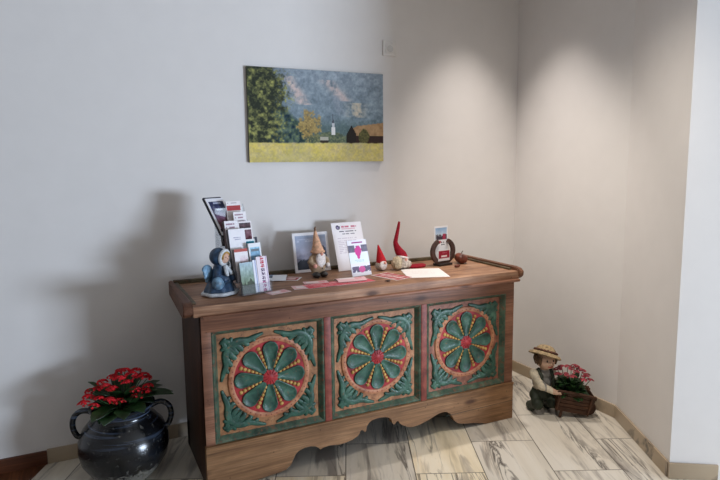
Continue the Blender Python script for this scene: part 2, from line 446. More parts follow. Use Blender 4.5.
def scroll(c, hx, hz, sx, sz, y):
    """leafy corner ornament; p runs in from the corner sideways, q runs in up or down"""
    q = MB()
    def stroke(ps, ws, mi=0):
        q.mi = mi; cv = curve(ps); n = len(cv)
        rad = [np.interp(i/(n-1), np.linspace(0, 1, len(ws)), ws) for i in range(n)]
        q.tube([(c[0]+sx*(hx-p), y, c[1]+sz*(hz-v)) for p, v in cv], rad, 8, (1, .55, 1))
    def both(ps, ws):
        for pp in (ps, [(v, p) for p, v in ps]):
            stroke(pp, [x+.0016 for x in ws], 1)
        q2 = [(ps, ws), ([(v, p) for p, v in ps], ws)]
        for pp, w_ in q2:
            q.mi = 0; cv = curve(pp); n = len(cv)
            rad = [np.interp(i/(n-1), np.linspace(0, 1, len(w_)), w_) for i in range(n)]
            q.tube([(c[0]+sx*(hx-p), y-.0028, c[1]+sz*(hz-v)) for p, v in cv], rad, 8, (1, .55, 1))
    both([(.034, .078), (.050, .048), (.085, .032), (.130, .032), (.165, .020), (.200, .009)], [.008, .015, .016, .013, .010, .004])
    both([(.088, .034), (.114, .040), (.132, .056), (.128, .068)], [.010, .013, .010, .004])
    both([(.138, .030), (.158, .036), (.164, .046)], [.008, .009, .004])
    both([(.058, .046), (.086, .054), (.104, .074), (.100, .086)], [.011, .014, .011, .004])
    both([(.074, .074), (.050, .064), (.026, .056), (.012, .064)], [.011, .013, .011, .004])
    both([(.060, .042), (.042, .028), (.024, .024), (.010, .034)], [.010, .012, .010, .004])
    stroke([(.096, .096), (.060, .060), (.018, .018)], [.006, .014, .006])
    return q
for pi, (xa, xb) in enumerate(PAN):
    cx, cz = (xa+xb)/2+(.0, .004, .0)[pi], (PZ0+PZ1)/2+(.008, .016, .014)[pi]
    yp = YF+.022
    b = MB(); b.box(((xa+xb)/2, yp+.005, (PZ0+PZ1)/2), (xb-xa, .01, PZ1-PZ0))
    pn = b.build('carved_panel', (P_BACK0, P_BACK, P_BACK2)[pi], chest, False, True)
    pn['label'] = ('left carved panel, dulled orange ground with a bright green rosette', 'middle carved panel between the two red stiles', 'right carved panel with darker worn red ground')[pi]
    # bevelled border: outer edge flush with the stiles, inner edge down on the panel
    b = MB()
    loops = []
    for ins, y in ((0, YF+.001), (.005, YF-.001), (.010, YF+.002), (.026, yp-.001), (.026, yp+.004), (0, yp+.004)):
        loops.append([b.b.verts.new(p) for p in ((xa+ins, y, PZ0+ins), (xb-ins, y, PZ0+ins), (xb-ins, y, PZ1-ins*.7), (xa+ins, y, PZ1-ins*.7))])
    for i in range(len(loops)):
        a, e = loops[i], loops[(i+1) % len(loops)]
        for k_ in range(4): b._f((a[k_], a[(k_+1) % 4], e[(k_+1) % 4], e[k_]))
    b.build('border_moulding', P_BAND, pn, False, True)
    b = MB(); b.lathe([(.001, .0), (.164, .0), (.1645, .003), (.164, .0045), (.001, .0045)], 64, M=Matrix.Translation((cx, yp-.0005, cz)) @ Matrix.Rotation(R(90), 4, 'X'))
    b.build('rosette_ground', P_RED, pn, True, True)
    b = MB(); Mx = Matrix.Translation((cx, yp-.0005, cz)) @ Matrix.Rotation(R(90), 4, 'X')
    b.lathe([(.163, 0), (.1635, .006), (.167, .0085), (.180, .0085), (.186, .006), (.188, 0)], 72, M=Mx, closed=True)
    b.mi = 1
    for k_ in range(44):
        a = 2*math.pi*k_/44; b.ell((cx+.1745*math.cos(a), yp-.009, cz+.1745*math.sin(a)), (.0032, .0018, .0032), seg=6)
    b.build('rosette_ring', [P_RING, P_RUST], pn, True, True)
    for k_ in range(8):
        a = R(88+45*k_+(0, 3, 1)[pi])
        petal((cx, yp-.004, cz), a).build('petal', [P_GREEN, P_DARK], pn, True, True, 60)
        a += R(22.5); b = MB()
        for j in range(6):
            r = .050+.0185*j
            b.ell((cx+r*math.cos(a), yp-.0065, cz+r*math.sin(a)), (.0088, .006, .0052+.0009*j), (0, -a, 0), 10)
        b.build('bead_string', P_BEAD, pn, True, True)
    b = MB(); Mx = Matrix.Translation((cx, yp-.003, cz)) @ Matrix.Rotation(R(90), 4, 'X')
    b.lathe([(.036, 0), (.036, .007), (.030, .010), (.020, .009), (.012, .012), (.001, .0135)], 32, M=Mx)
    for k_ in range(12):
        a = 2*math.pi*k_/12; b.tube([(cx+.012*math.cos(a), yp-.014, cz+.012*math.sin(a)), (cx+.034*math.cos(a), yp-.012, cz+.034*math.sin(a))], [.002, .0035], 6)
    b.build('rosette_hub', P_RED, pn, True, True)
    hx, hz = (xb-xa)/2-.030, (PZ1-PZ0)/2-.028
    for sx in (-1, 1):
        for sz in (-1, 1):
            s_ = scroll(((xa+xb)/2, (PZ0+PZ1)/2), hx, hz, sx, sz, yp-.001)
            s_.build('corner_scroll', [P_GREEN, P_DARK], pn, True, True)
# lid: board with raised rails on three sides and hanging end cleats
LY0, LY1 = -.632, -.085
b = MB(); b.box(((X0-.033+X1+.006)/2, (LY0+LY1)/2, HT-.022), (X1-X0+.039, LY1-LY0, .044), bev=.004); b.build('lid_board', W_TOP, chest, True, True)
b = MB(); b.box(((X0+X1)/2, LY0+.004, .779), (X1-X0-.004, .05, .014), bev=.004); b.build('lid_moulding', W_RAIL, chest, True, True)
def cleat(xa, xb, name):
    q = MB(); prof = [(LY0+.012, .785), (LY0-.006, .800), (LY0-.008, .822), (LY0+.008, .838), (LY0+.05, HT+.017), (LY1, HT+.017), (LY1, .772), (LY0+.05, .772)]
    q.prism([(x, z) for x, z in prof], xa, xb)           # drawn in y,z then turned
    q.xf(Matrix(((0, 1, 0, 0), (1, 0, 0, 0), (0, 0, 1, 0), (0, 0, 0, 1))))
    for v_ in q.b.verts:
        if v_.co.x < X0-.05: v_.co.x += .020*(v_.co.y-LY0)/(LY1-LY0)
    es = [e for e in q.b.edges if e.is_manifold]
    bmesh.ops.bevel(q.b, geom=es, offset=.004, segments=2, affect='EDGES')
    return q.build(name, W_EDGE, chest, True, True)
cleat(X0-.072, X0-.032, 'end_cleat'); cleat(X1+.001, X1+.034, 'end_cleat')
b = MB(); b.box(((X0-.03+X1)/2, LY1-.012, HT+.006), (X1-X0+.034, .026, .026), bev=.004); b.build('back_rail', P_OLIVE, chest, True, True)
b = MB(); b.box((X0-.020, (LY0+LY1)/2+.02, HT+.003), (.018, LY1-LY0-.06, .014), bev=.003); b.build('inner_strip', P_OLIVE, chest, True, True)
b = MB(); b.box((X1-.012, (LY0+LY1)/2+.02, HT+.003), (.018, LY1-LY0-.06, .014), bev=.003); b.build('inner_strip', P_OLIVE, chest, True, True)

# ------------------------------------------------------------------ canvas picture and switch on the wall
def landscape(u, v):
    X, Y = u*1.61, v
    f = fbm(X*6, Y*6, 1); g = fbm(X*26, Y*26, 2); h = fbm(X*60, Y*60, 3, 2)
    img = np.ones(u.shape+(3,))*RGB(146, 158, 168)
    img = blend(img, (1-v)*1.1, RGB(124, 144, 152))
    img = img+((g-.5)*56)[..., None]+((f-.5)*44)[..., None]
    # pale scree runs down the mountain
    def streak(u0, v0, u1, v1, wd, col, k):
        t = np.clip((v-v0)/(v1-v0), 0, 1); c = u0+(u1-u0)*t
        mk = np.exp(-((u-c)/(wd*(.5+f)))**2)*((v-v1)*(v-v0) < 0)*np.clip(g*2.6-.5, 0, 1)
        return blend(img, mk*k, col)
    img = streak(.27, .92, .40, .62, .045, RGB(206, 188, 182), 1.2)
    img = streak(.56, .90, .70, .68, .045, RGB(200, 186, 182), 1.2)
    img = streak(.62, .74, .67, .52, .04, RGB(150, 158, 170), .6)
    img = streak(.78, .66, .80, .50, .06, RGB(206, 194, 172), 1.)
    img = blend(img, np.clip((.50+.12*(f-.5)-v)*9, 0, 1)*.75, RGB(88, 108, 106)+0*u[..., None])
    img = img+((h-.5)*30)[..., None]
    # dark broadleaves
    tl = .46+.20*np.clip((.36-u)/.14, 0, 1)+.10*(f-.5)-np.clip((u-.38)*2.2, 0, 1)
    img = blend(img, np.clip((tl-v)*18, 0, 1), np.stack([80+130*(g-.5)+50*(h-.5), 98+130*(g-.5)+50*(h-.5), 86+80*(g-.5)], -1))
    crown = .285-.10*np.abs(v-.72)**1.2*2.2+.13*(f-.5)+.05*(g-.5)
    lit = np.clip(.30+(g-.5)*2.0+.7*(h-.5), 0, 1)
    tree = np.stack([50+124*lit, 56+118*lit, 46+56*lit], -1)
    img = blend(img, np.clip((crown+.03-u+.16*(h-.5))*14, 0, 1)*(v > .2), tree)
    # autumn tree
    d = ((u-.43)/.085)**2+((v-.39)/.165)**2
    img = blend(img, np.clip((1.1-d+(g-.5)*2.2+(h-.5)*1.2)*1.8, 0, 1)*.9, np.stack([164+100*(h-.5), 138+90*(h-.5), 84+50*(h-.5)], -1))
    img = blend(img, np.clip((1.0-((u-.56)/.16)**2-((v-.255)/.075)**2+(g-.5)*1.4)*3, 0, 1)*.8, np.stack([104+90*(h-.5), 112+80*(h-.5), 84+40*(h-.5)], -1))
    # church tower
    img = blend(img, (np.abs(u-.603) < .0145)*(v > .30)*(v < .385)*1., RGB(232, 230, 226))
    img = blend(img, (np.abs(u-.603) < .010)*(v >= .385)*(v < .43)*1., RGB(204, 206, 208))
    img = blend(img, (np.abs(u-.603) < .0055*(1-np.clip((v-.43)/.1, 0, 1))+.001)*(v >= .43)*(v < .53)*1., RGB(84, 86, 96))
    img = blend(img, (np.abs(u-.535) < .03)*(v > .225)*(v < .28)*.9, RGB(196, 190, 176)); img = blend(img, (np.abs(u-.535) < .03)*(v > .21)*(v < .235)*1., RGB(64, 58, 50))
    # barn
    rf = (u > .735)*(v > .27+.02*(u > .86))*(v < .405+.05*np.clip((u-.8)*4, 0, 1)-np.clip((.79-u)*.9, 0, 1))
    img = blend(img, rf*1., np.stack([172+60*(g-.5), 138+56*(g-.5), 100+40*(g-.5)], -1)); img = blend(img, (u > .78)*(v > .195)*(v <= .29)*1., RGB(60, 44, 40))
    img = blend(img, (np.abs(u-.745) < .038*np.clip((.41-v)/.1, 0, 1))*(v > .2)*(v < .41)*1., RGB(46, 40, 36))
    img = blend(img, np.clip((1-((u-.845)/.045)**2-((v-.28)/.09)**2+(g-.5)*1.2)*4, 0, 1), np.stack([96+80*(h-.5), 92+70*(h-.5), 58+40*(h-.5)], -1))
    # meadow
    me_ = np.stack([210+60*(f-.5)+40*(h-.5), 193+46*(f-.5)+40*(h-.5), 122+50*(g-.5)], -1)
    img = blend(img, np.clip((.215+.012*(g-.5)-v)*90, 0, 1), me_)
    return blend(img, np.exp(-((v-.05)/.05)**2)*(g > .5)*.25, RGB(214, 200, 130))
pic = printed('canvas_picture', .784, .486, .018, landscape, nu=210, nv=130, mat=PRC, side='55544a')
pic.location = ((-1.4767-.6925)/2+.006, -.0095, 1.411)
tag(pic, 'large frameless landscape print of meadow, barn and church below mountains on the wall', 'picture')

M_PLASTIC = plain('white switch plastic', 'e4e0da', .35, .03)
M_SOCK = plain('grey socket recess', 'ccc8c2', .4, .05)
sw = thing('wall_socket', 'small white square wall socket high on the wall beside the picture', 'socket', (-.638, 0, 2.045))
b = MB(); b.box((0, -.005, 0), (.082, .010, .084), bev=.003); b.build('socket_frame', M_PLASTIC, sw)
b = MB(); b.box((0, -.0105, -.004), (.056, .006, .05), bev=.002); b.build('socket_insert', M_PLASTIC, sw)
b = MB(); b.lathe([(.001, 0), (.016, 0), (.019, .003), (.019, .004), (.001, .004)], 24, M=Matrix.Translation((0, -.0125, -.004)) @ Matrix.Rotation(R(90), 4, 'X')); b.build('socket_opening', M_SOCK, sw)
b = MB(); b.ell((.012, -.0115, .031), (.006, .004, .004), seg=10); b.build('indicator_lamp', plain('pale lens plastic', 'f2f0ec', .2, .01), sw)

# ------------------------------------------------------------------ leaflets and cards: printed designs
def base(u, c): return np.ones(u.shape+(3,))*np.array(c, float)
def rect(img, u, v, a, b_, c, d, col, k=1.): return blend(img, (u > a)*(u < b_)*(v > c)*(v < d)*k, col)
def lines(img, u, v, a, b_, c, d, n, col, k=.6, seed=0):
    """rows of small type"""
    row = np.floor((v-c)/(d-c)*n); fr = (v-c)/(d-c)*n-row
    ln = vnoise(row*3.1+.5, row*0+.5, seed)*.3+.7
    wd = vnoise(u*38, row*7+.5, seed+1) > .33
    return blend(img, (u > a)*(u < a+(b_-a)*ln)*(v > c)*(v < d)*(fr > .3)*(fr < .75)*wd*k, col)
def photo(img, u, v, a, b_, c, d, top, bot, seed, amp=90):
    mk = (u > a)*(u < b_)*(v > c)*(v < d); t = np.clip((v-c)/(d-c), 0, 1)[..., None]
    f = fbm(u*7, v*9, seed)
    p = np.array(bot, float)*(1-t)+np.array(top, float)*t+((f-.5)*amp)[..., None]
    p = blend(p, (v < c+(d-c)*(.25+.5*(fbm(u*4, v*2, seed+5)-.3)))*.8, np.array(bot, float)*.45)
    return blend(img, mk*1., p)
def d_blue(u, v):
    i = base(u, (232, 232, 238)); i = photo(i, u, v, .10, .93, .10, .90, (52, 74, 116), (150, 70, 84), 3, 80)
    i = rect(i, u, v, .10, .93, .78, .92, (44, 50, 84)); i = lines(i, u, v, .16, .9, .80, .90, 1, (200, 205, 225), .8)
    return rect(i, u, v, .38, .72, .66, .71, (224, 230, 238))
def d_redband(u, v):
    i = base(u, (238, 232, 232)); i = rect(i, u, v, .02, .98, .70, .86, (168, 40, 46)); i = lines(i, u, v, .1, .9, .9, .97, 1, (90, 80, 90))
    return photo(i, u, v, .3, .95, .2, .6, (214, 204, 190), (180, 170, 160), 8, 50)
def d_pale(u, v):
    i = base(u, (240, 236, 238)); i = photo(i, u, v, .06, .94, .35, .72, (214, 208, 222), (120, 104, 130), 11, 70); return lines(i, u, v, .1, .9, .78, .95, 2, (120, 70, 90))
def d_maroon(u, v):
    i = base(u, (236, 230, 232)); i = photo(i, u, v, .06, .94, .80, .96, (70, 60, 64), (96, 50, 60), 13); return photo(i, u, v, .06, .94, .30, .74, (104, 70, 78), (130, 56, 74), 14)
def d_white(u, v):
    i = base(u, (240, 238, 242)); i = lines(i, u, v, .28, .80, .70, .82, 2, (130, 130, 160), .6); return lines(i, u, v, .4, .75, .42, .5, 1, (210, 130, 130), .4)
def d_redtop(u, v):
    i = base(u, (240, 234, 236)); i = rect(i, u, v, .0, 1, .90, 1, (184, 84, 76)); return photo(i, u, v, .35, .95, .45, .8, (236, 228, 230), (190, 150, 160), 15, 60)
def d_teal(u, v):
    i = base(u, (226, 234, 236)); return rect(i, u, v, .06, .94, .10, .93, (20, 142, 168))
def d_sea(u, v):
    i = base(u, (238, 240, 244)); i = photo(i, u, v, .10, .90, .30, .88, (150, 200, 226), (64, 92, 130), 17, 60); i = rect(i, u, v, .16, .84, .78, .84, (110, 120, 130)); return lines(i, u, v, .1, .9, .05, .25, 3, (90, 90, 120))
def d_green(u, v):
    i = base(u, (212, 218, 214)); i = photo(i, u, v, .0, 1, .0, 1, (178, 202, 214), (92, 112, 66), 19, 80); return i
def d_strip(u, v):
    i = base(u, (232, 236, 246)); i = rect(i, u, v, .55, .85, 0, 1, (156, 164, 206)); return i
def d_pink(u, v):
    i = base(u, (238, 226, 234)); row = np.floor(v*9)
    mk = (np.abs(u-.5) < .17)*(np.abs(v*9-row-.5) < .42)*(vnoise(u*22, v*60, 4) > .35)
    i = blend(i, mk*1., np.where(v[..., None] > .66, RGB(186, 40, 66), np.where(v[..., None] < .3, RGB(170, 90, 130), RGB(104, 84, 110))))
    return rect(i, u, v, .86, .92, 0, 1, (176, 150, 190))
def d_dark(u, v): return photo(base(u, (40, 40, 52)), u, v, 0, 1, 0, 1, (48, 50, 66), (40, 34, 40), 21, 30)
def d_photo(u, v):
    i = base(u, (236, 234, 236)); i = photo(i, u, v, .06, .94, .07, .92, (158, 172, 196), (186, 176, 190), 23, 40)
    f = fbm(u*6, v*6, 30)
    i = blend(i, np.clip((.46+.25*(f-.5)-v)*14, 0, 1)*(v > .07)*(u > .06)*(u < .94)*.55, RGB(120, 124, 146))
    i = blend(i, (((u-.72)/.20)**2+((v-.50)/.17)**2 < 1+.5*(f-.5))*1., RGB(84, 86, 100)); i = blend(i, (((u-.68)/.10)**2+((v-.45)/.08)**2 < 1)*1., RGB(196, 132, 142))
    i = blend(i, (((u-.38)/.32)**2+((v-.16)/.18)**2 < 1+(f-.5))*(v > .07)*(u > .06)*1., RGB(30, 34, 46))
    return lines(i, u, v, .12, .7, .76, .86, 2, (216, 220, 232), .6)
def d_doc(u, v):
    i = base(u, (244, 240, 242)); i = blend(i, (((u-.20)/.075)**2+((v-.90)/.042)**2 < 1)*1., RGB(60, 56, 92)); i = blend(i, (((u-.20)/.035)**2+((v-.90)/.02)**2 < 1)*1., RGB(170, 160, 190))
    i = lines(i, u, v, .32, .96, .885, .94, 1, (196, 96, 120), .85, 2); i = lines(i, u, v, .32, .8, .85, .885, 1, (206, 140, 156), .6, 3)
    i = lines(i, u, v, .22, .92, .78, .83, 1, (60, 60, 80), .9, 4); i = lines(i, u, v, .32, .8, .73, .77, 1, (90, 90, 104), .8, 5)
    i = lines(i, u, v, .14, .92, .34, .68, 9, (176, 160, 176), .45, 6)
    i = blend(i, (((u-.62)/.16)**2+((v-.17)/.085)**2 < 1)*1., RGB(172, 142, 106)); return blend(i, (((u-.62)/.07)**2+((v-.17)/.035)**2 < 1)*1., RGB(112, 80, 60))
def d_flyer(u, v):
    f = fbm(u*9, v*9, 41); i = base(u, (232, 234, 244)); i = rect(i, u, v, 0, 1, .35, .62, (226, 238, 244))
    i = lines(i, u, v, .22, .85, .88, .96, 1, (150, 50, 130), .95, 3)
    i = blend(i, ((u < .34)*(v > .66)*(v < .86)+(u > .68)*(v > .66)*(v < .86)+(u > .42)*(u < .6)*(v > .76)*(v < .84))*.9, np.stack([96+70*(f-.5)]*2+[116+70*(f-.5)], -1))
    i = blend(i, (((u-.50)/.19)**2+((v-.70)/.13)**2 < 1+1.3*(f-.5))*1., RGB(206, 66, 150)); i = blend(i, (((u-.48)/.08)**2+((v-.55)/.08)**2 < 1)*1., RGB(206, 66, 150))
    i = lines(i, u, v, .25, .85, .38, .46, 2, (130, 190, 200), .5); i = blend(i, (v > .10)*(v < .27)*(u > .04)*(f > .38)*1., RGB(104, 96, 124)); return blend(i, (((u-.55)/.17)**2+((v-.18)/.09)**2 < 1)*1., RGB(206, 96, 156))
def d_redgrid(u, v):
    i = base(u, (232, 220, 216)); a = (u*4) % 1; c = (v*2) % 1
    return blend(i, (a > .14)*(c > .14)*(u > .03)*(v > .05)*.9, np.stack([172+60*(fbm(u*12, v*8, 5)-.5), 80+80*(fbm(u*12, v*8, 6)-.5), 84+80*(fbm(u*12, v*8, 6)-.5)], -1))
def d_redframe(u, v):
    i = base(u, (240, 234, 234)); i = rect(i, u, v, .1, .92, .14, .86, (176, 52, 58)); return rect(i, u, v, .2, .8, .3, .72, (226, 196, 190))
def d_pinkcard(u, v):
    f = fbm(u*5, v*4, 44); i = base(u, (222, 84, 98)); i = blend(i, (v > .55)*(f > .45)*.8, RGB(240, 170, 172)); return lines(i, u, v, .2, .8, .2, .45, 2, (250, 214, 212), .7)
def d_pinkpale(u, v):
    i = base(u, (240, 196, 198)); i = rect(i, u, v, .1, .6, .3, .8, (250, 232, 230)); return lines(i, u, v, .65, .95, .2, .8, 3, (214, 90, 104), .7)
def d_paper(u, v): return lines(base(u, (240, 235, 232)), u, v, .2, .85, .3, .75, 5, (206, 196, 196), .5)
def d_bluefold(u, v):
    i = base(u, (236, 238, 244)); return photo(i, u, v, .05, .5, .2, .95, (120, 160, 210), (170, 190, 220), 51, 50)
def d_winter(u, v):
    i = base(u, (238, 238, 242)); i = photo(i, u, v, .08, .93, .62, .95, (140, 176, 214), (226, 232, 240), 55, 30)
    f = vnoise(u*16, v*30, 9); i = blend(i, (v > .60)*(v < .68+.10*f)*(u > .18)*(u < .93)*1., RGB(66, 56, 70)); i = blend(i, (np.abs(u-.72) < .12)*(v > .60)*(v < .76)*1., RGB(168, 52, 84))
    i = blend(i, (((u-.40)/.10)**2+((v-.53)/.04)**2 < 1)*1., RGB(196, 84, 96)); return lines(i, u, v, .5, .8, .42, .54, 2, (70, 80, 84), .9)
def d_redlabel(u, v):
    i = base(u, (226, 222, 224)); i = rect(i, u, v, .03, .97, .22, .92, (150, 22, 48)); i = lines(i, u, v, .2, .85, .66, .78, 1, (206, 120, 134), .7); return rect(i, u, v, .26, .76, .34, .5, (240, 228, 228))

# ------------------------------------------------------------------ brochure display on the chest
RA = R(14)
N_ = N('clear acrylic'); tr = N_.n('BsdfTransparent'); gl = N_.n('BsdfGlossy'); mx = N_.n('MixShader'); df = N_.n('BsdfDiffuse'); m2 = N_.n('MixShader')
tr.inputs[0].default_value = (.93, .94, .95, 1); gl.inputs['Roughness'].default_value = .25; df.inputs[0].default_value = (.35, .34, .34, 1)
mx.inputs[0].default_value = .012; m2.inputs[0].default_value = .07
N_.l(tr.outputs[0], mx.inputs[1]); N_.l(gl.outputs[0], mx.inputs[2]); N_.l(mx.outputs[0], m2.inputs[1]); N_.l(df.outputs[0], m2.inputs[2])
N_.l(m2.outputs[0], N_.t.nodes['Material Output'].inputs[0]); ACR = N_.m
rack = thing('brochure_stand', 'clear stepped acrylic brochure stand on the left end of the chest', 'brochure stand', (-1.592, -.512, HT+.001), RA)
TY, TZ, LEAN, RW = .042, .050, R(11), .146
for sx in (-1, 1):
    b = MB(); pr = [(-.004, 0)]
    for k in range(6):
        pr += [(TY*k-.006, .004+TZ*k+(.055 if k else .05)), (TY*(k+1)-.008, .004+TZ*(k+1))] if k < 5 else [(TY*k-.006, .004+TZ*k+.06), (TY*k+.028, TZ*k+.14), (TY*k+.034, TZ*k+.14)]
    pr += [(TY*5+.03, TZ*5-.02), (TY*5+.03, 0)]
    b.prism([(y, z) for y, z in pr], sx*(RW/2+.0016)-.0012, sx*(RW/2+.0016)+.0012); b.xf(Matrix(((0, 1, 0, 0), (1, 0, 0, 0), (0, 0, 1, 0), (0, 0, 0, 1))))
    b.build('side_panel', ACR, rack, False)
for k in range(6):
    b = MB(); b.box((0, TY*k+.012, .0025+TZ*k), (RW, .034, .003)); b.build('shelf', ACR, rack, False)
    b = MB(); b.box((0, TY*k-.006, .026+TZ*k), (RW, .002, .044), rot=(-LEAN, 0, 0)); b.build('pocket_front', ACR, rack, False)
b = MB(); b.box((0, TY*5+.028, .19), (RW, .002, .37)); b.build('back_panel', ACR, rack, False)
BG = 'leaflets in the acrylic stand'
def leaflet(fn, k, x, W, H, T, label, name='brochure', lean=LEAN, tw=0, dz=0, dy=0, nu=30, nv=44, side=None):
    o = printed(name, W, H, T, fn, nu=nu, nv=nv, side=side)
    o.matrix_world = wm(rack) @ Matrix.Translation((x, TY*k+.008+dy, .0055+TZ*k+dz)) @ Matrix.Rotation(tw, 4, 'Z') @ Matrix.Rotation(-lean, 4, 'X')
    return tag(o, label, 'leaflet', BG)
GE = '6a6264'
leaflet(d_green, 0, -.037, .064, .140, .014, 'green countryside leaflet at the front left bottom of the stand', side='8a8684')
leaflet(d_strip, 0, .006, .018, .146, .012, 'narrow pale blue folded leaflet standing between green leaflet and pink one', side='c8cad8')
leaflet(d_pink, 0, .045, .054, .158, .010, 'pink white leaflet with red vertical lettering at the front right bottom')
leaflet(d_redtop, 1, -.038, .066, .146, .018, 'white leaflet with a red top strip, above the green countryside one', side='7e787a')
leaflet(d_sea, 1, .036, .062, .166, .010, 'blue seaside photo leaflet with white border, above the pink lettered one')
leaflet(d_white, 2, -.030, .082, .182, .018, 'plain white leaflet with faint grey text in the left middle row', side='54505a')
leaflet(d_teal, 2, .034, .052, .130, .006, 'teal leaflet half hidden behind the blue seaside photo leaflet')
leaflet(d_dark, 2, .066, .012, .138, .010, 'thin black leaflet edge sticking up right of the teal leaflet')
leaflet(d_pale, 3, -.036, .068, .166, .022, 'pale leaflet with a washed out lilac photo behind the plain white one', side='5c4a4a')
leaflet(d_maroon, 3, .036, .068, .160, .008, 'white leaflet with two dark maroon photos on the right')
leaflet(d_pale, 4, .034, .066, .152, .007, 'whitish leaflet with grey photo above the two maroon photos')
leaflet(d_dark, 4, -.038, .066, .080, .014, 'dark leaflets peeking between pale lilac leaflet and the big blue one', side='3a3438')
leaflet(d_redband, 5, .024, .076, .150, .008, 'white leaflet with a broad red band at the top right of the stand')
BL = R(36)
leaflet(d_blue, 5, -.024, .100, .200, .004, 'big dark blue photo brochure leaning back at the top left of the stand', lean=BL, tw=R(12), dz=.000, dy=-.036)
leaflet(d_dark, 5, -.027, .102, .203, .010, 'stack of black backed brochures behind the big blue photo brochure', lean=BL, tw=R(12), dz=.000, dy=-.024, side='24242e')

# ------------------------------------------------------------------ flat cards, photo and papers
def lying(name, fn, W, H, T, x, y, rz, label, cat, group=None, dz=0, side=None, bend=0, nu=36, nv=30):
    o = printed(name, W, H, T, fn, nu=nu, nv=nv, side=side, bend=bend, M=Matrix.Translation((0, -H/2, 0)) @ Matrix.Rotation(R(-90), 4, 'X'))
    o.location = (x, y, HT+T/2+.0006+dz); o.rotation_euler = (0, 0, rz); return tag(o, label, cat, group)
def leaning(name, fn, W, H, T, x, y, lean, rz, label, cat, nu=44, nv=56, z=HT+.001, roll=0):
    o = printed(name, W, H, T, fn, nu=nu, nv=nv)
    o.matrix_world = Matrix.Translation((x, y, z)) @ Matrix.Rotation(rz, 4, 'Z') @ Matrix.Rotation(-lean, 4, 'X') @ Matrix.Rotation(roll, 4, 'Y'); return tag(o, label, cat)
leaning('framed_photo', d_photo, .205, .212, .006, -1.172, -.125, R(12), R(2), 'white bordered winter photo card leaning behind the peach hatted gnome', 'photo', z=HT+.0015, roll=R(0))
leaning('info_sheet', d_doc, .185, .268, .003, -.957, -.180, R(20), R(3), 'tall white information sheet with round logo leaning behind the pink flyer', 'notice')
leaning('flower_flyer', d_flyer, .118, .188, .004, -.992, -.352, R(17), R(8), 'small white flyer with pink blossom picture in front of the information sheet', 'flyer')
lying('note_sheet', d_paper, .215, .245, .0012, -.672, -.440, R(-20), 'blank looking white paper lying in front of the red gnome hats', 'paper', side='efeae6')
lying('photo_card', d_redgrid, .185, .115, .0015, -.868, -.440, R(-74), 'card with rows of small red pictures left of the white paper', 'card')
lying('red_framed_card', d_redframe, .115, .09, .0015, -1.352, -.245, R(-35), 'white card with red frame lying left of the peach hatted gnome', 'card')
lying('folded_leaflet', d_bluefold, .14, .12, .0012, -1.425, -.215, R(-24), 'blue and white folded leaflet lying behind the red framed card', 'leaflet', dz=.003, bend=.016)
PG = 'pink flyers spread along the chest front'
lying('pink_flyer', d_pinkcard, .190, .095, .0010, -1.255, -.475, R(3), 'deep pink flyer below the peach hatted gnome boots', 'flyer', PG, dz=.0014)
lying('pink_flyer', d_pinkpale, .150, .080, .0010, -1.335, -.475, R(-7), 'pale pink flyer at the left end of the pink row', 'flyer', PG)
lying('pink_flyer', d_pinkpale, .12, .055, .0010, -1.270, -.405, R(-10), 'pale pink flyer with white patch lying on the deep pink one', 'flyer', PG, dz=.0030)
lying('pink_flyer', d_pinkcard, .215, .105, .0010, -1.105, -.462, R(6), 'deep pink flyer lying below the blossom flyer at the right end', 'flyer', PG)
lying('pink_flyer', d_pinkpale, .15, .075, .0010, -1.100, -.440, R(-4), 'crumpled white and pink flyer on top of the right hand deep pink one', 'flyer', PG, dz=.0045, bend=.010)
lying('small_leaflet', d_pinkpale, .105, .060, .0014, -1.497, -.520, R(18), 'small whitish leaflet lying in front of the pink lettered brochure', 'leaflet')

# ------------------------------------------------------------------ figurines on the chest
F_BLUE = plain('dark blue glazed coat', '2a3f56', .38, .5, 38, .5, .4)
F_LBLUE = plain('pale blue glaze', '6c8ca4', .4, .4, 40, .5, .4)
F_WHITE = plain('white fluffy trim', 'cfd4d8', .8, .1, 90, .2, .6)
F_SKIN = plain('figurine skin tone', 'd9b09a', .55, .06, 30)
F_HAIR = plain('golden doll hair', 'a5803f', .7, .25, 90)
F_EYE = plain('black eye paint', '16120f', .3, .05)
def Rz(o): return wm(o)
ang = thing('angel_figurine', 'blue winter angel figurine with white trimmed coat and hood left of the brochures', 'figurine', (-1.738, -.432, HT+.001), R(38))
b = MB(); n = 36
rings = []
for r, z in ((.001, .004), (.070, .004), (.079, .014), (.074, .030), (.060, .055), (.045, .085), (.034, .112), (.028, .130), (.001, .134)):
    rings.append([b.b.verts.new(((r*(1+.05*math.sin(8*2*math.pi*k/n)*(z < .06)))*math.cos(2*math.pi*k/n), (r*(1+.05*math.sin(8*2*math.pi*k/n)*(z < .06)))*.85*math.sin(2*math.pi*k/n), z)) for k in range(n)])
for a, e in zip(rings, rings[1:]):
    for k in range(n): b._f((a[k], a[(k+1) % n], e[(k+1) % n], e[k]))
b._f(rings[0][::-1]); b._f(rings[-1])
for sx in (-1, 1): b.tube([(sx*.026, -.006, .116), (sx*.050, -.022, .088), (sx*.030, -.052, .074), (sx*.010, -.058, .078)], [.017, .020, .017, .013], 12)
b.ell((0, 0, .165), (.036, .034, .036)); cb = fuse(b.build('body', F_BLUE, ang), .004)
b = MB(); b.tube([(.080*math.cos(2*math.pi*k/40)*(1+.05*math.sin(8*2*math.pi*k/40)), .080*.85*math.sin(2*math.pi*k/40)*(1+.05*math.sin(8*2*math.pi*k/40)), .010) for k in range(41)], .0085, 10, caps=False); b.build('hem_trim', F_WHITE, ang)
b = MB(); b.ell((0, .004, .170), (.040, .039, .040), seg=24); b.build('hood', F_BLUE, ang)
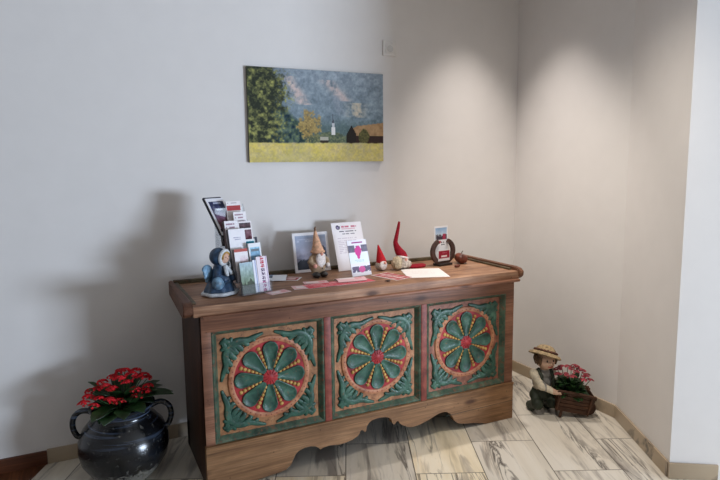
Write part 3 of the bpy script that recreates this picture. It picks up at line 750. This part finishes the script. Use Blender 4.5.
b = MB(); b.tube([(.030*math.cos(t)+.006, -.026-.004*math.sin(t), .166+.031*math.sin(t)) for t in [2*math.pi*k/24 for k in range(25)]], .0085, 8, caps=False); b.build('hood_trim', F_WHITE, ang)
b = MB(); b.ell((.006, -.022, .166), (.026, .022, .027), seg=20); b.ell((.006, -.045, .163), (.004, .004, .004), seg=8); fc = b.build('face', F_SKIN, ang)
for sx in (-1, 1):
    b = MB(); b.ell((.006+sx*.010, -.0425, .170), (.0025, .002, .003), seg=8); b.build('eye', F_EYE, fc)
b = MB()
for k in range(7): b.tube([(.006+.024*math.cos(t), -.034, .166+.024*math.sin(t)) for t in (R(20+24*k), R(32+24*k), R(46+24*k))], .006, 6)
b.build('hair', F_HAIR, ang)
for sx in (-1, 1):
    b = MB(); b.ell((sx*.052, .020, .105), (.030, .010, .040), (0, sx*R(28), 0))
    for j in range(4): b.ell((sx*(.060+.006*j), .018, .075+.018*j), (.020, .008, .010), (0, sx*R(40), 0), 10)
    fuse(b.build('wing', F_LBLUE, ang), .004)
b = MB(); b.ell((-.052, -.034, .062), (.030, .026, .030)); b.tube([(-.052, -.034, .088), (-.046, -.038, .098), (-.038, -.044, .084)], .004, 6); b.build('basket', F_LBLUE, ang)
b = MB(); b.tube([(0, -.034, .128), (-.012, -.050, .100), (-.012, -.054, .088)], [.010, .009, .007], 8); b.tube([(0, -.034, .128), (.014, -.050, .104), (.016, -.056, .092)], [.010, .009, .007], 8); b.build('scarf', F_WHITE, ang)

G_PEACH = plain('peach knitted hat', 'd8a888', .8, .15, 80, .2, .4); G_TIP = plain('brown hat tip', '7a5a44', .8, .15, 80)
G_COAT = plain('beige felt coat', 'a88f74', .85, .12, 60, .2, .4); G_BEARD = plain('white curly beard', 'e2d9d2', .85, .12, 110, .2, .8)
G_BOOT = plain('dark grey glazed boot', '3a3836', .3, .3, 30, .5); G_NOSE = plain('pinkish nose', 'd89a88', .55, .08)
G_RED = plain('bright red felt', 'b3202a', .85, .14, 90, .2, .4); G_DRED = plain('dark red felt', '8f1626', .85, .16, 90, .2, .4)
G_FUR = plain('greyish beard fur', 'a99c90', .9, .25, 120, .15, 1.); G_FUR2 = plain('pale greyish beard fur', 'c2b5a8', .9, .25, 120, .15, 1.); G_CREAM = plain('cream curly wool', 'b5a488', .9, .25, 90, .15, 1.)
gn = thing('gnome_figurine', 'bearded gnome figurine with tall peach hat and dark boots before the photo card', 'figurine', (-1.202, -.262, HT+.001), R(10))
b = MB(); b.ell((0, 0, .062), (.047, .040, .044)); b.ell((0, -.002, .102), (.034, .032, .034)); b.ell((0, -.004, .130), (.026, .026, .026))
for sx in (-1, 1): b.tube([(sx*.030, 0, .105), (sx*.052, -.012, .080), (sx*.040, -.034, .066)], [.014, .014, .011], 10); b.tube([(sx*.020, -.004, .04), (sx*.020, -.008, .015)], .018, 10)
fuse(b.build('body', G_COAT, gn), .004)
for sx in (-1, 1):
    b = MB(); b.ell((sx*.022, -.022, .0155), (.019, .030, .0155)); b.tube([(sx*.021, -.006, .015), (sx*.021, -.004, .036)], .016, 10); b.build('boot', G_BOOT, gn)
b = MB(); n = 8
for k in range(n+1): pass
b.tube([(0, -.004, .128), (.0, -.003, .140), (-.001, 0, .165), (-.004, .002, .195), (-.007, .003, .220), (-.009, .002, .238)], [.031, .031, .023, .016, .010, .006], 20); b.build('hat', G_PEACH, gn)
b = MB(); b.tube([(-.009, .002, .236), (-.0105, .002, .250), (-.008, -.002, .258)], [.0062, .005, .003], 10); b.build('hat_tip', G_TIP, gn)
b = MB(); b.tube([(.032*math.cos(t), -.004+.032*math.sin(t), .131) for t in [2*math.pi*k/28 for k in range(29)]], .006, 8, caps=False); b.build('hat_brim', G_PEACH, gn)
b = MB(); b.ell((0, -.032, .096), (.029, .015, .034)); b.ell((.014, -.034, .080), (.014, .010, .018)); b.ell((-.010, -.034, .078), (.014, .010, .018)); b.ell((0, -.036, .066), (.012, .009, .014))
for sx in (-1, 1): b.ell((sx*.012, -.038, .116), (.013, .008, .008), (0, sx*R(20), 0))
fuse(b.build('beard', G_BEARD, gn), .003)
b = MB(); b.ell((0, -.042, .122), (.0085, .009, .0085), seg=12); b.build('nose', G_NOSE, gn)
for sx in (-1, 1):
    b = MB(); b.ell((sx*.038, -.040, .064), (.011, .010, .011), seg=12); b.build('mitten', G_NOSE if sx < 0 else G_BEARD, gn)
b = MB()
for z in (.048, .066): b.ell((.004, -.043+.002*(z > .05), z), (.004, .003, .004), seg=8)
b.build('button', G_BOOT, gn)

g2 = thing('small_gnome', 'small gnome with short upright bright red pointed hat beside the blossom flyer', 'figurine', (-.836, -.262, HT+.001), R(12))
b = MB(); b.ell((0, 0, .026), (.034, .030, .027)); fuse(b.build('body', G_FUR, g2), .003)
b = MB(); b.ell((0, -.022, .030), (.026, .012, .026)); fuse(b.build('beard', G_BEARD, g2), .003)
b = MB(); b.tube([(.004, 0, .042), (0, 0, .062), (-.008, 0, .098), (-.016, 0, .130), (-.019, 0, .141)], [.029, .025, .015, .006, .002], 20); b.build('hat', G_RED, g2)
b = MB(); b.ell((.002, -.034, .044), (.008, .008, .008), seg=12); b.build('nose', G_NOSE, g2)

g3 = thing('tall_gnome', 'woolly gnome with very tall bent dark red hat behind the white paper', 'figurine', (-.716, -.270, HT+.001), R(14))
b = MB()
for k in range(46):
    a = random.random()*6.28; z = .015+.045*random.random(); r = .036*math.sqrt(max(.1, 1-((z-.03)/.04)**2))
    b.ell((r*math.cos(a), r*.85*math.sin(a), z), .0125, seg=8)
b.ell((0, 0, .034), (.036, .031, .034)); fuse(b.build('body', G_FUR, g3), .003)
b = MB()
b.ell((-.050, -.022, .040), (.029, .027, .036))
for k in range(30):
    a = random.random()*6.28; t = random.random()*2-1; r = math.sqrt(1-t*t); b.ell((-.050+.026*r*math.cos(a), -.022+.024*r*math.sin(a), .040+.031*t), .008, seg=6)
fuse(b.build('woolly_arm', G_CREAM, g3), .003)
b = MB(); b.ell((.004, -.030, .036), (.026, .012, .030)); b.ell((.034, -.020, .024), (.024, .017, .021)); fuse(b.build('beard', G_FUR2, g3), .003)
b = MB(); b.tube([(.006, -.004, .062), (.000, -.002, .080), (-.020, 0, .106), (-.036, 0, .134), (-.041, 0, .150), (-.036, 0, .170), (-.026, 0, .203), (-.017, 0, .236), (-.012, 0, .260)], [.031, .028, .021, .015, .0125, .0110, .0095, .008, .006], 18); b.build('hat', G_DRED, g3)
b = MB(); b.tube([(.006+.030*math.cos(t), -.004+.030*math.sin(t), .064-.008*math.cos(t)) for t in [2*math.pi*k/24 for k in range(25)]], .006, 8, caps=False); b.build('hat_brim', G_BEARD, g3)
b = MB(); b.ell((.000, -.042, .056), (.008, .008, .008), seg=12); b.build('nose', G_NOSE, g3)

b = MB(); pts = []
for k in range(32):
    t = 2*math.pi*k/32; pts.append((  .066*math.cos(t)*(1+.1*math.sin(2*t)), .034*math.sin(t)+.006*math.cos(2*t)))
bot = [b.b.verts.new((x, y, 0)) for x, y in pts]; mid = [b.b.verts.new((x*1.02, y*1.02, .007)) for x, y in pts]; top = [b.b.verts.new((x*.8, y*.8, .013)) for x, y in pts]
b._f(bot[::-1]); b._f(top)
for a, e in ((bot, mid), (mid, top)):
    for k in range(32): b._f((a[k], a[(k+1) % 32], e[(k+1) % 32], e[k]))
o = b.build('felt_cushion', G_DRED); o.location = (-.610, -.262, HT+.001); o.rotation_euler = (0, 0, R(6))
tag(o, 'flat bright red felt pad lying between woolly gnome and horseshoe', 'felt pad')

# horseshoe card holder
M_SHOE = plain('dark brown iron horseshoe', '4a332c', .5, .25, 40, .4, .4)
hs = thing('horseshoe_holder', 'dark brown horseshoe standing open end up holding a winter card', 'card holder', (-.452, -.284, HT+.001), R(10))
b = MB(); n = 40; prof = [(-.013, -.009), (.013, -.009), (.013, .009), (-.013, .009)]; rings = []
for k in range(n+1):
    t = R(118)-R(118+242-0)*0 if False else R(90+28)+R(304)*k/n
    rad = .064*(1+.02*math.sin(t)); cx_, cz_ = 1.22*rad*math.cos(t), rad*1.02*math.sin(t)+.078
    d = Vector((math.cos(t), 0, math.sin(t))); wv_ = 1.0-.35*abs(k/n-.5)*2*.6
    rings.append([b.b.verts.new(Vector((cx_, 0, cz_))+d*pp*wv_+Vector((0, q, 0))) for pp, q in prof])
for a, e in zip(rings, rings[1:]):
    for k in range(4): b._f((a[k], a[(k+1) % 4], e[(k+1) % 4], e[k]))
b._f(rings[0]); b._f(rings[-1][::-1])
es = [e for e in b.b.edges if e.is_manifold and e.calc_face_angle(0) > .9]; bmesh.ops.bevel(b.b, geom=es, offset=.003, segments=2, affect='EDGES')
b.build('horseshoe', M_SHOE, hs)
b = MB(); b.box((0, .0, .006), (.100, .056, .012), bev=.003); b.build('holder_base', plain('blackened wooden base', '2c2523', .5, .2), hs)
card = printed('winter_card', .104, .192, .003, d_winter, nu=36, nv=60); card.matrix_world = wm(hs) @ Matrix.Translation((-.002, .0118, .028)) @ Matrix.Rotation(R(-1), 4, 'X')
tag(card, 'card with snowy blue winter photo standing up behind the horseshoe', 'card')
cl = printed('label_card', .088, .062, .002, d_redlabel, nu=36, nv=26); cl.matrix_world = wm(hs) @ Matrix.Translation((-.002, -.0115, .026))
tag(cl, 'dark red label card with white panel leaning inside the horseshoe', 'card')

# wooden ball and cone scale
M_BALL = plain('reddish brown varnished wood', '6e3a2c', .4, .35, 26, .45, .5)
b = MB()
def dent(v):
    a = math.atan2(v.y, v.x); q = 1+.05*math.sin(5*a)*(1-abs(v.z))+.03*math.sin(9*v.z+2*a); return v*q*(1-.22*max(0, v.z-.7)/.3)
b.ell((0, 0, .031), (.039, .036, .032), (R(8), R(20), 0), 24, fn=dent); ball = thing('wooden_apple', 'reddish brown round wooden apple ornament right of the horseshoe', 'ornament', (-.330, -.288, HT+.001))
b.build('fruit', M_BALL, ball); b = MB(); b.tube([(0, 0, .052), (.004, -.002, .066), (.010, -.004, .072)], [.003, .0025, .002], 6); b.build('stem', M_SHOE, ball)
b = MB(); b.ell((0, 0, .008), (.022, .010, .008), (0, 0, R(20)), 14, fn=lambda v: v*(1+.15*math.sin(7*v.x))); b.ell((.018, .008, .008), (.010, .006, .007), seg=10)
o = fuse(b.build('seed_pod', M_BALL), .0025); o.location = (-.425, -.385, HT+.001); tag(o, 'tiny dark brown seed pod lying in front of the wooden apple', 'seed pod')
b = MB(); b.ell((0, 0, .004), (.016, .008, .004), (0, 0, R(-10)), 12, fn=lambda v: v*(1+.2*math.sin(5*v.x+1))); o = b.build('pebble', M_SHOE); o.location = (-.945, -.545, HT+.001); tag(o, 'tiny dark scrap on the chest front edge below the red picture card', 'scrap')

# ------------------------------------------------------------------ flower plants
LEAF = plain('dark green succulent leaf', '24401f', .4, .35, 30, .45, .2)
LEAF2 = plain('fresh green leaf', '3c5c30', .45, .3, 30, .4, .2)
PETR = plain('scarlet petal', 'd2222c', .55, .2, 60, .3)
PETP = plain('dusty pink petal', 'b0505a', .55, .25, 60, .3)
def leaf(q, p, d, up_, L, W, cup=.15):
    d = Vector(d).normalized(); s_ = d.cross(Vector(up_)).normalized(); nn = s_.cross(d); p = Vector(p)
    pr = [(0, .12), (.18, .55), (.42, .95), (.65, 1.), (.85, .66), (1, .06)]; rows = []
    for t, w_ in pr:
        c = p+d*L*t-nn*(L*.28*t*t); e = nn*(W*cup*w_)
        rows.append([q.b.verts.new(c+s_*W*w_*.5+e), q.b.verts.new(c), q.b.verts.new(c-s_*W*w_*.5+e)])
        rows[-1] += [q.b.verts.new(c-s_*W*w_*.5+e-nn*.0012), q.b.verts.new(c-nn*.0016), q.b.verts.new(c+s_*W*w_*.5+e-nn*.0012)]
    for a, b_ in zip(rows, rows[1:]):
        for k in range(6): q._f((a[k], a[(k+1) % 6], b_[(k+1) % 6], b_[k]))
    q._f(rows[0]); q._f(rows[-1][::-1])
def cluster(name, c, rad, mat, par, n=26, sz=.010):
    q = MB()
    for k in range(n):
        a = random.random()*6.28; t = random.random()**.7; zz = math.sqrt(max(0, 1-t*t))*.55
        p = Vector(c)+Vector((rad*t*math.cos(a), rad*t*math.sin(a), rad*zz))
        nrm = Vector((t*math.cos(a)*.8, t*math.sin(a)*.8, .7)).normalized(); e1 = nrm.orthogonal().normalized(); e2 = nrm.cross(e1); ph = random.random()*6
        cv = q.b.verts.new(p-nrm*sz*.3); rim = []
        for j in range(8):
            r = sz*(1 if j % 2 == 0 else .5); rim.append(q.b.verts.new(p+(e1*math.cos(ph+j*math.pi/4)+e2*math.sin(ph+j*math.pi/4))*r+nrm*sz*.15))
        dn = q.b.verts.new(p-nrm*sz*.75)
        for j in range(8): q._f((cv, rim[j], rim[(j+1) % 8])); q._f((dn, rim[(j+1) % 8], rim[j]))
    return q.build(name, mat, par, False, fix=False)

# ------------------------------------------------------------------ glazed jar on the floor, with its plant
n_ = N('dark blue black glaze'); v = n_.coords(); f = n_.noise(v, 14, 5, .4)
col = n_.ramp(f, [(.35, (10, 11, 13)), (.6, (20, 23, 28)), (.8, (34, 40, 52))])
sx_ = n_.n('SeparateXYZ'); n_.l(v, sx_.inputs[0])
rr = n_.n('MapRange'); n_.l(sx_.outputs[2], rr.inputs[0])
rr.inputs[1].default_value = .02; rr.inputs[2].default_value = .10; rr.inputs[3].default_value = .40; rr.inputs[4].default_value = .0
sp = n_.noise(v, 42, 5, .6, .7); ad = n_.n('Math', operation='ADD'); n_.l(sp, ad.inputs[0]); n_.l(rr.outputs[0], ad.inputs[1])
col = n_.mix(n_.ramp(ad.outputs[0], [(.60, 0.0), (.72, .85)]), col, (128, 126, 118))
st = n_.noise(n_.coords((2.0, 2.0, 40)), 1.0, 4, 1.2)
rz2 = n_.n('MapRange'); n_.l(sx_.outputs[2], rz2.inputs[0]); rz2.inputs[1].default_value = .20; rz2.inputs[2].default_value = .25; rz2.inputs[3].default_value = 0; rz2.inputs[4].default_value = 1
mm = n_.n('Math', operation='MULTIPLY'); n_.l(n_.ramp(st, [(.50, 0.0), (.64, .6)]), mm.inputs[0]); n_.l(rz2.outputs[0], mm.inputs[1])
col = n_.mix(mm.outputs[0], col, (104, 120, 146))
M_JAR = n_.out(col, .22, .6, st, .3, .003)
M_SOIL = plain('dark potting soil', '241a14', .95, .4, 60, .1, 1.)
JX, JY = -2.168, -.292
jar = thing('glazed_jar', 'big dark blue black glazed jar with two loop handles on the floor', 'jar', (JX, JY, 0), R(-8))
b = MB(); pf = [(.001, .0), (.105, .0), (.112, .006), (.150, .048), (.182, .10), (.193, .150), (.190, .195), (.172, .240), (.146, .272), (.128, .290), (.122, .304), (.128, .322), (.138, .334), (.140, .342), (.134, .345), (.124, .336), (.114, .310), (.112, .29), (.001, .288)]
b.lathe(pf, 56); b.build('jar_body', M_JAR, jar, ang=70)
for s_ in (-1, 1):
    b = MB(); b.tube([(s_*x, 0, z) for x, z in curve(((.122, .318), (.146, .330), (.172, .330), (.196, .312), (.206, .282), (.204, .250), (.192, .222), (.180, .214)))], .0122, 14); b.build('handle', M_JAR, jar)
b = MB(); b.lathe([(.001, .288), (.110, .288), (.108, .302), (.06, .310), (.001, .312)], 28); b.build('soil', M_SOIL, jar)
kal = thing('flowering_plant', 'scarlet flowering kalanchoe with dark leaves growing in the glazed jar', 'plant', (JX, JY, .312))
q = MB()
for k in range(64):
    a = random.random()*6.28; e = random.uniform(.15, 1.2); L = random.uniform(.07, .12)
    r0 = random.random()*.07; leaf(q, (r0*math.cos(a), r0*math.sin(a), random.uniform(.0, .07)), (math.cos(a)*math.cos(e), math.sin(a)*math.cos(e), math.sin(e)), (0, 0, 1), L, L*.55)
for a, L, z in ((-.3, .15, .05), (.1, .15, .03), (-1.95, .15, .02), (-2.2, .14, .03), (-1.6, .13, .03), (-1.2, .13, .04), (.5, .14, .04)):
    leaf(q, (.07*math.cos(a), .07*math.sin(a), z), (math.cos(a), math.sin(a), .35), (0, 0, 1), L, L*.55)
q.build('foliage', LEAF, kal)
# flower heads: spread across, higher to the right
FH = [(-.170, -.05, .075), (-.150, -.03, .092), (-.135, -.08, .066), (-.112, .0, .112), (-.105, -.07, .090), (-.085, .04, .128), (-.075, -.02, .128), (-.062, -.09, .084), (-.045, -.05, .118), (-.035, .03, .146), (-.020, -.09, .072),
      (-.010, -.02, .150), (.020, .04, .164), (.022, -.05, .136), (.045, -.01, .158), (.052, -.07, .106), (.070, .03, .160), (.078, -.03, .140), (.100, .0, .142), (.098, -.05, .084), (.116, -.03, .098), (.118, .02, .120), (.0, .07, .155), (.055, -.09, .080), (-.14, .02, .10)]
FH = [(x*.92+.004, y*.95, z) for x, y, z in FH]
q = MB()
for x, y, z in FH: q.tube([(x*.25, y*.25, 0), (x*.6, y*.6, z*.6), (x, y, z)], [.003, .0026, .002], 6)
q.build('flower_stems', LEAF2, kal)
for x, y, z in FH: cluster('flower_head', (x, y, z), random.uniform(.022, .029), PETR, kal, 34, .0078)

# ------------------------------------------------------------------ gardener boy figurine with wheelbarrow
B_SKIN = plain('cast figurine skin', 'c9a58c', .6, .1, 40); B_SHIRT = plain('cream painted shirt', 'd6cab2', .65, .15, 50); B_OVER = plain('dark green dungarees', '2c3326', .6, .25, 40)
B_HAT = plain('straw hat', '9b8768', .8, .3, 70, .2, .6); B_BAND = plain('brown hat band', '5c3a2c', .7, .2, 60); B_HAIR = plain('brown figurine hair', '5a4430', .7, .2, 60)
B_WOOD = wood('brown slatted wheelbarrow', [(52, 32, 22), (92, 60, 42), (122, 84, 60)], 0, .55, False, 6.)
B_GREY = plain('grey painted shirt front', '8d8a84', .65, .15, 50)
boy = thing('gardener_figurine', 'gardener boy figurine in straw hat kneeling behind a brown wheelbarrow', 'figurine', (-.002, -.650, 0), R(-33))
boy.scale = (1.09, 1.09, 1.09)
QR = Matrix.Translation((-.014, .022, 0)) @ Matrix.Rotation(R(-70), 4, 'Z'); QI = QR.inverted()
def QP(p): return tuple(QR @ Vector(p))
def limb(q, ps, rs): q.tube(ps, rs, 14); [q.ell(p, r, seg=12) for p, r in zip(ps, rs)]
# body: legs, trunk, neck, head and arms melt into one skin
b = MB()
b.ell((-.012, 0, .105), (.048, .054, .046)); b.ell((-.006, 0, .165), (.044, .050, .055)); b.ell((.0, 0, .205), (.036, .046, .030))
limb(b, [(.004, 0, .220), (.012, 0, .246)], [.022, .020])
for s_ in (-1, 1):
    limb(b, [(-.012, s_*.032, .090), (.026, s_*.044, .056), (-.030, s_*.042, .030), (-.052, s_*.044, .022)], [.034, .032, .024, .020])
    b.ell((-.034, s_*.046, .016), (.034, .020, .016))
b.ell((.018, 0, .284), (.049, .047, .050)); b.ell((.034, 0, .270), (.034, .038, .030)); b.ell((.066, 0, .278), (.010, .008, .008), seg=10)
for s_ in (-1, 1): b.ell((.014, s_*.049, .282), (.008, .006, .011), seg=10)
b.xf(QR)
for s_ in (-1, 1):
    sh = QP((-.006, s_*.050, .208)); hd = (.028, s_*.064, .140)
    el = ((sh[0]+hd[0])/2-.014, (sh[1]+hd[1])/2+s_*.014, .160)
    limb(b, [sh, el, hd], [.024, .022, .014])
    b.ell((0.038, s_*.064, .137), (.014, .012, .012), seg=12)
    for j in range(4): b.tube([(0.030+.008*j, s_*.064+.010, .141), (0.034+.008*j, s_*.064, .147), (0.034+.008*j, s_*.064-.012, .139), (0.032+.008*j, s_*.064-.010, .130)], [.0045, .0045, .0042, .0038], 8)
    b.tube([(0.026, s_*.064-.008*s_, .140), (0.034, s_*.064-.014*s_, .132), (0.042, s_*.064-.010*s_, .126)], [.0055, .005, .004], 8)
body = fuse(b.build('body', B_SKIN, boy), .0032)
# paint the one skin by region: skin, trousers, shirt
me = body.data
for mm_ in (B_OVER, B_SHIRT, B_GREY): me.materials.append(mm_)
for p in me.polygons:
    g_ = p.center; c = QI @ g_; hand = g_.x > .018 and abs(g_.y) > .046 and .115 < g_.z < .16
    if hand or c.z > .232: continue
    arm = abs(c.y) > .047 and c.z > .128 or (g_.x > -.012 and abs(g_.y) > .046 and g_.z > .12)
    p.material_index = 2 if arm else (1 if c.z < .128 else (3 if c.x > .012 and abs(c.y) < .034 else 2))
for s_ in (-1, 1):
    b = MB(); b.tube([QP(q_) for q_ in ((.036, s_*.034, .130), (.046, s_*.033, .165), (.040, s_*.031, .205), (.008, s_*.033, .234), (-.028, s_*.030, .210), (-.048, s_*.026, .160), (-.054, s_*.02, .13))], .0085, 8)
    b.build('brace', B_OVER, boy)
HM = QR @ Matrix.Translation((.010, 0, .308)) @ Euler((R(-20), R(-12), 0)).to_matrix().to_4x4()
b = MB(); b.lathe([(.001, .004), (.046, .004), (.078, -.010), (.083, -.006), (.075, .005), (.052, .012), (.047, .030), (.034, .043), (.016, .049), (.001, .050)], 36, M=HM)
b.build('straw_hat', B_HAT, boy)
b = MB()
for k in range(20):
    t = 2*math.pi*k/20; b.ell((.0535*math.cos(t), .0535*math.sin(t), .016), (.009, .009, .007), seg=8, M=HM)
b.build('hat_band', B_BAND, boy)
b = MB()
for k in range(13):
    t = R(60+20*k); b.tube([QP(q_) for q_ in ((.016+.046*math.cos(t), .046*math.sin(t), .308), (.016+.052*math.cos(t), .051*math.sin(t), .288), (.016+.049*math.cos(t), .049*math.sin(t), .264))], [.010, .010, .004], 7)
b.build('hair', B_HAIR, boy)
for s_ in (-1, 1):
    b = MB(); b.ell(QP((.0635, s_*.017, .290)), (.004, .004, .0055), seg=8); b.build('eye', F_EYE, boy)
b = MB(); b.tube([QP(q_) for q_ in ((.064, -.014, .262), (.068, 0, .258), (.064, .014, .262))], .0028, 6); b.build('mouth', plain('painted lips', '9a4a40', .6, .05), boy)
# wheelbarrow
BT = Matrix.Translation((.028, 0, .026)) @ Matrix.Rotation(R(9), 4, 'Y') @ Matrix.Diagonal((.80, 1, 1, 1))
bar = MB(); bar.box((.110, 0, .020), (.190, .094, .008)); bar.build('barrow_floor', B_WOOD, boy, False).matrix_basis = BT
def sidewall(s_):
    q = MB()
    for j in range(5):
        z0 = .022+.0205*j; y0 = s_*(.047+.0042*j)
        q.box((.110+.002*j, y0, z0+.010), (.200+.008*j, .007, .0190), rot=(-s_*R(14), 0, 0), bev=.002)
    q.tube([(-.004, s_*.070, .126), (.110, s_*.072, .128), (.226, s_*.072, .124)], .0062, 8)
    for x in (.016, .205): q.tube([(x, s_*.050, .018), (x, s_*.074, .124)], .006, 8)
    return q
for s_ in (-1, 1): sidewall(s_).build('barrow_side', B_WOOD, boy).matrix_basis = BT
for x, tl in ((.012, -R(4)), (.210, R(10))):
    q = MB()
    for j in range(5): q.box((x+(.0025*j if tl > 0 else -.001*j), 0, .030+.0205*j), (.007, .094+.0084*j, .0190), rot=(0, tl, 0), bev=.002)
    q.build('barrow_end', B_WOOD, boy).matrix_basis = BT
for s_ in (-1, 1):
    q = MB(); q.tube([(.016, s_*.064, .138), (.046, s_*.070, .142)], .0062, 8); q.build('handle', B_WOOD, boy)
q = MB(); q.lathe([(.001, -.010), (.014, -.012), (.016, -.008), (.030, -.008), (.037, -.010), (.040, -.006), (.040, .006), (.037, .010), (.030, .008), (.016, .008), (.014, .012), (.001, .010)], 28, M=Matrix.Translation((.205, 0, .0402)) @ Matrix.Rotation(R(90), 4, 'X')); q.build('wheel', B_WOOD, boy)
for s_ in (-1, 1):
    q = MB(); q.tube([(.040, s_*.034, .040), (.150, s_*.026, .034), (.205, s_*.018, .0402)], .007, 8); q.build('wheel_strut', B_WOOD, boy)
    q = MB(); q.tube([(.070, s_*.040, .038), (.060, s_*.044, .002)], [.008, .007], 8); q.build('barrow_leg', B_WOOD, boy)

pl = thing('potted_flower', 'small dark green plant with dusty pink flowers sitting in the wheelbarrow', 'plant', (0, 0, 0))
pl.matrix_basis = wm(boy) @ Matrix.Translation((.112, 0, .046)); pl.scale = (1.18, 1.18, 1.22)
q = MB(); q.lathe([(.001, .0), (.032, .0), (.040, .052), (.043, .052), (.043, .060), (.036, .060), (.034, .050), (.001, .050)], 28); q.build('pot', plain('dark plastic pot', '2a2320', .5, .1), pl)
q = MB()
for k in range(110):
    a = random.random()*6.28; e = random.uniform(-.1, 1.25); L = random.uniform(.04, .065); r0 = random.random()*.035
    leaf(q, (r0*math.cos(a), r0*math.sin(a), random.uniform(.055, .115)), (math.cos(a)*math.cos(e), math.sin(a)*math.cos(e), math.sin(e)), (0, 0, 1), L, L*.6)
q.build('foliage', LEAF, pl)
FP = [(-.058, -.02, .150), (-.03, -.04, .158), (-.01, .01, .178), (.02, -.03, .168), (.045, .01, .166), (.062, -.03, .150), (.078, .01, .140), (.03, .04, .17), (-.03, .03, .168), (.05, -.05, .135), (.085, -.02, .128), (.0, -.05, .150), (.03, .0, .18), (-.05, .02, .160), (.066, .03, .152), (.02, .06, .150)]
q = MB()
for x, y, z in FP: q.tube([(x*.3, y*.3, .05), (x*.7, y*.7, z*.7), (x, y, z)], [.002, .0018, .0015], 6)
q.build('flower_stems', LEAF2, pl)
for x, y, z in FP: cluster('flower_head', (x, y, z), random.uniform(.015, .021), PETP, pl, 16, .0072)
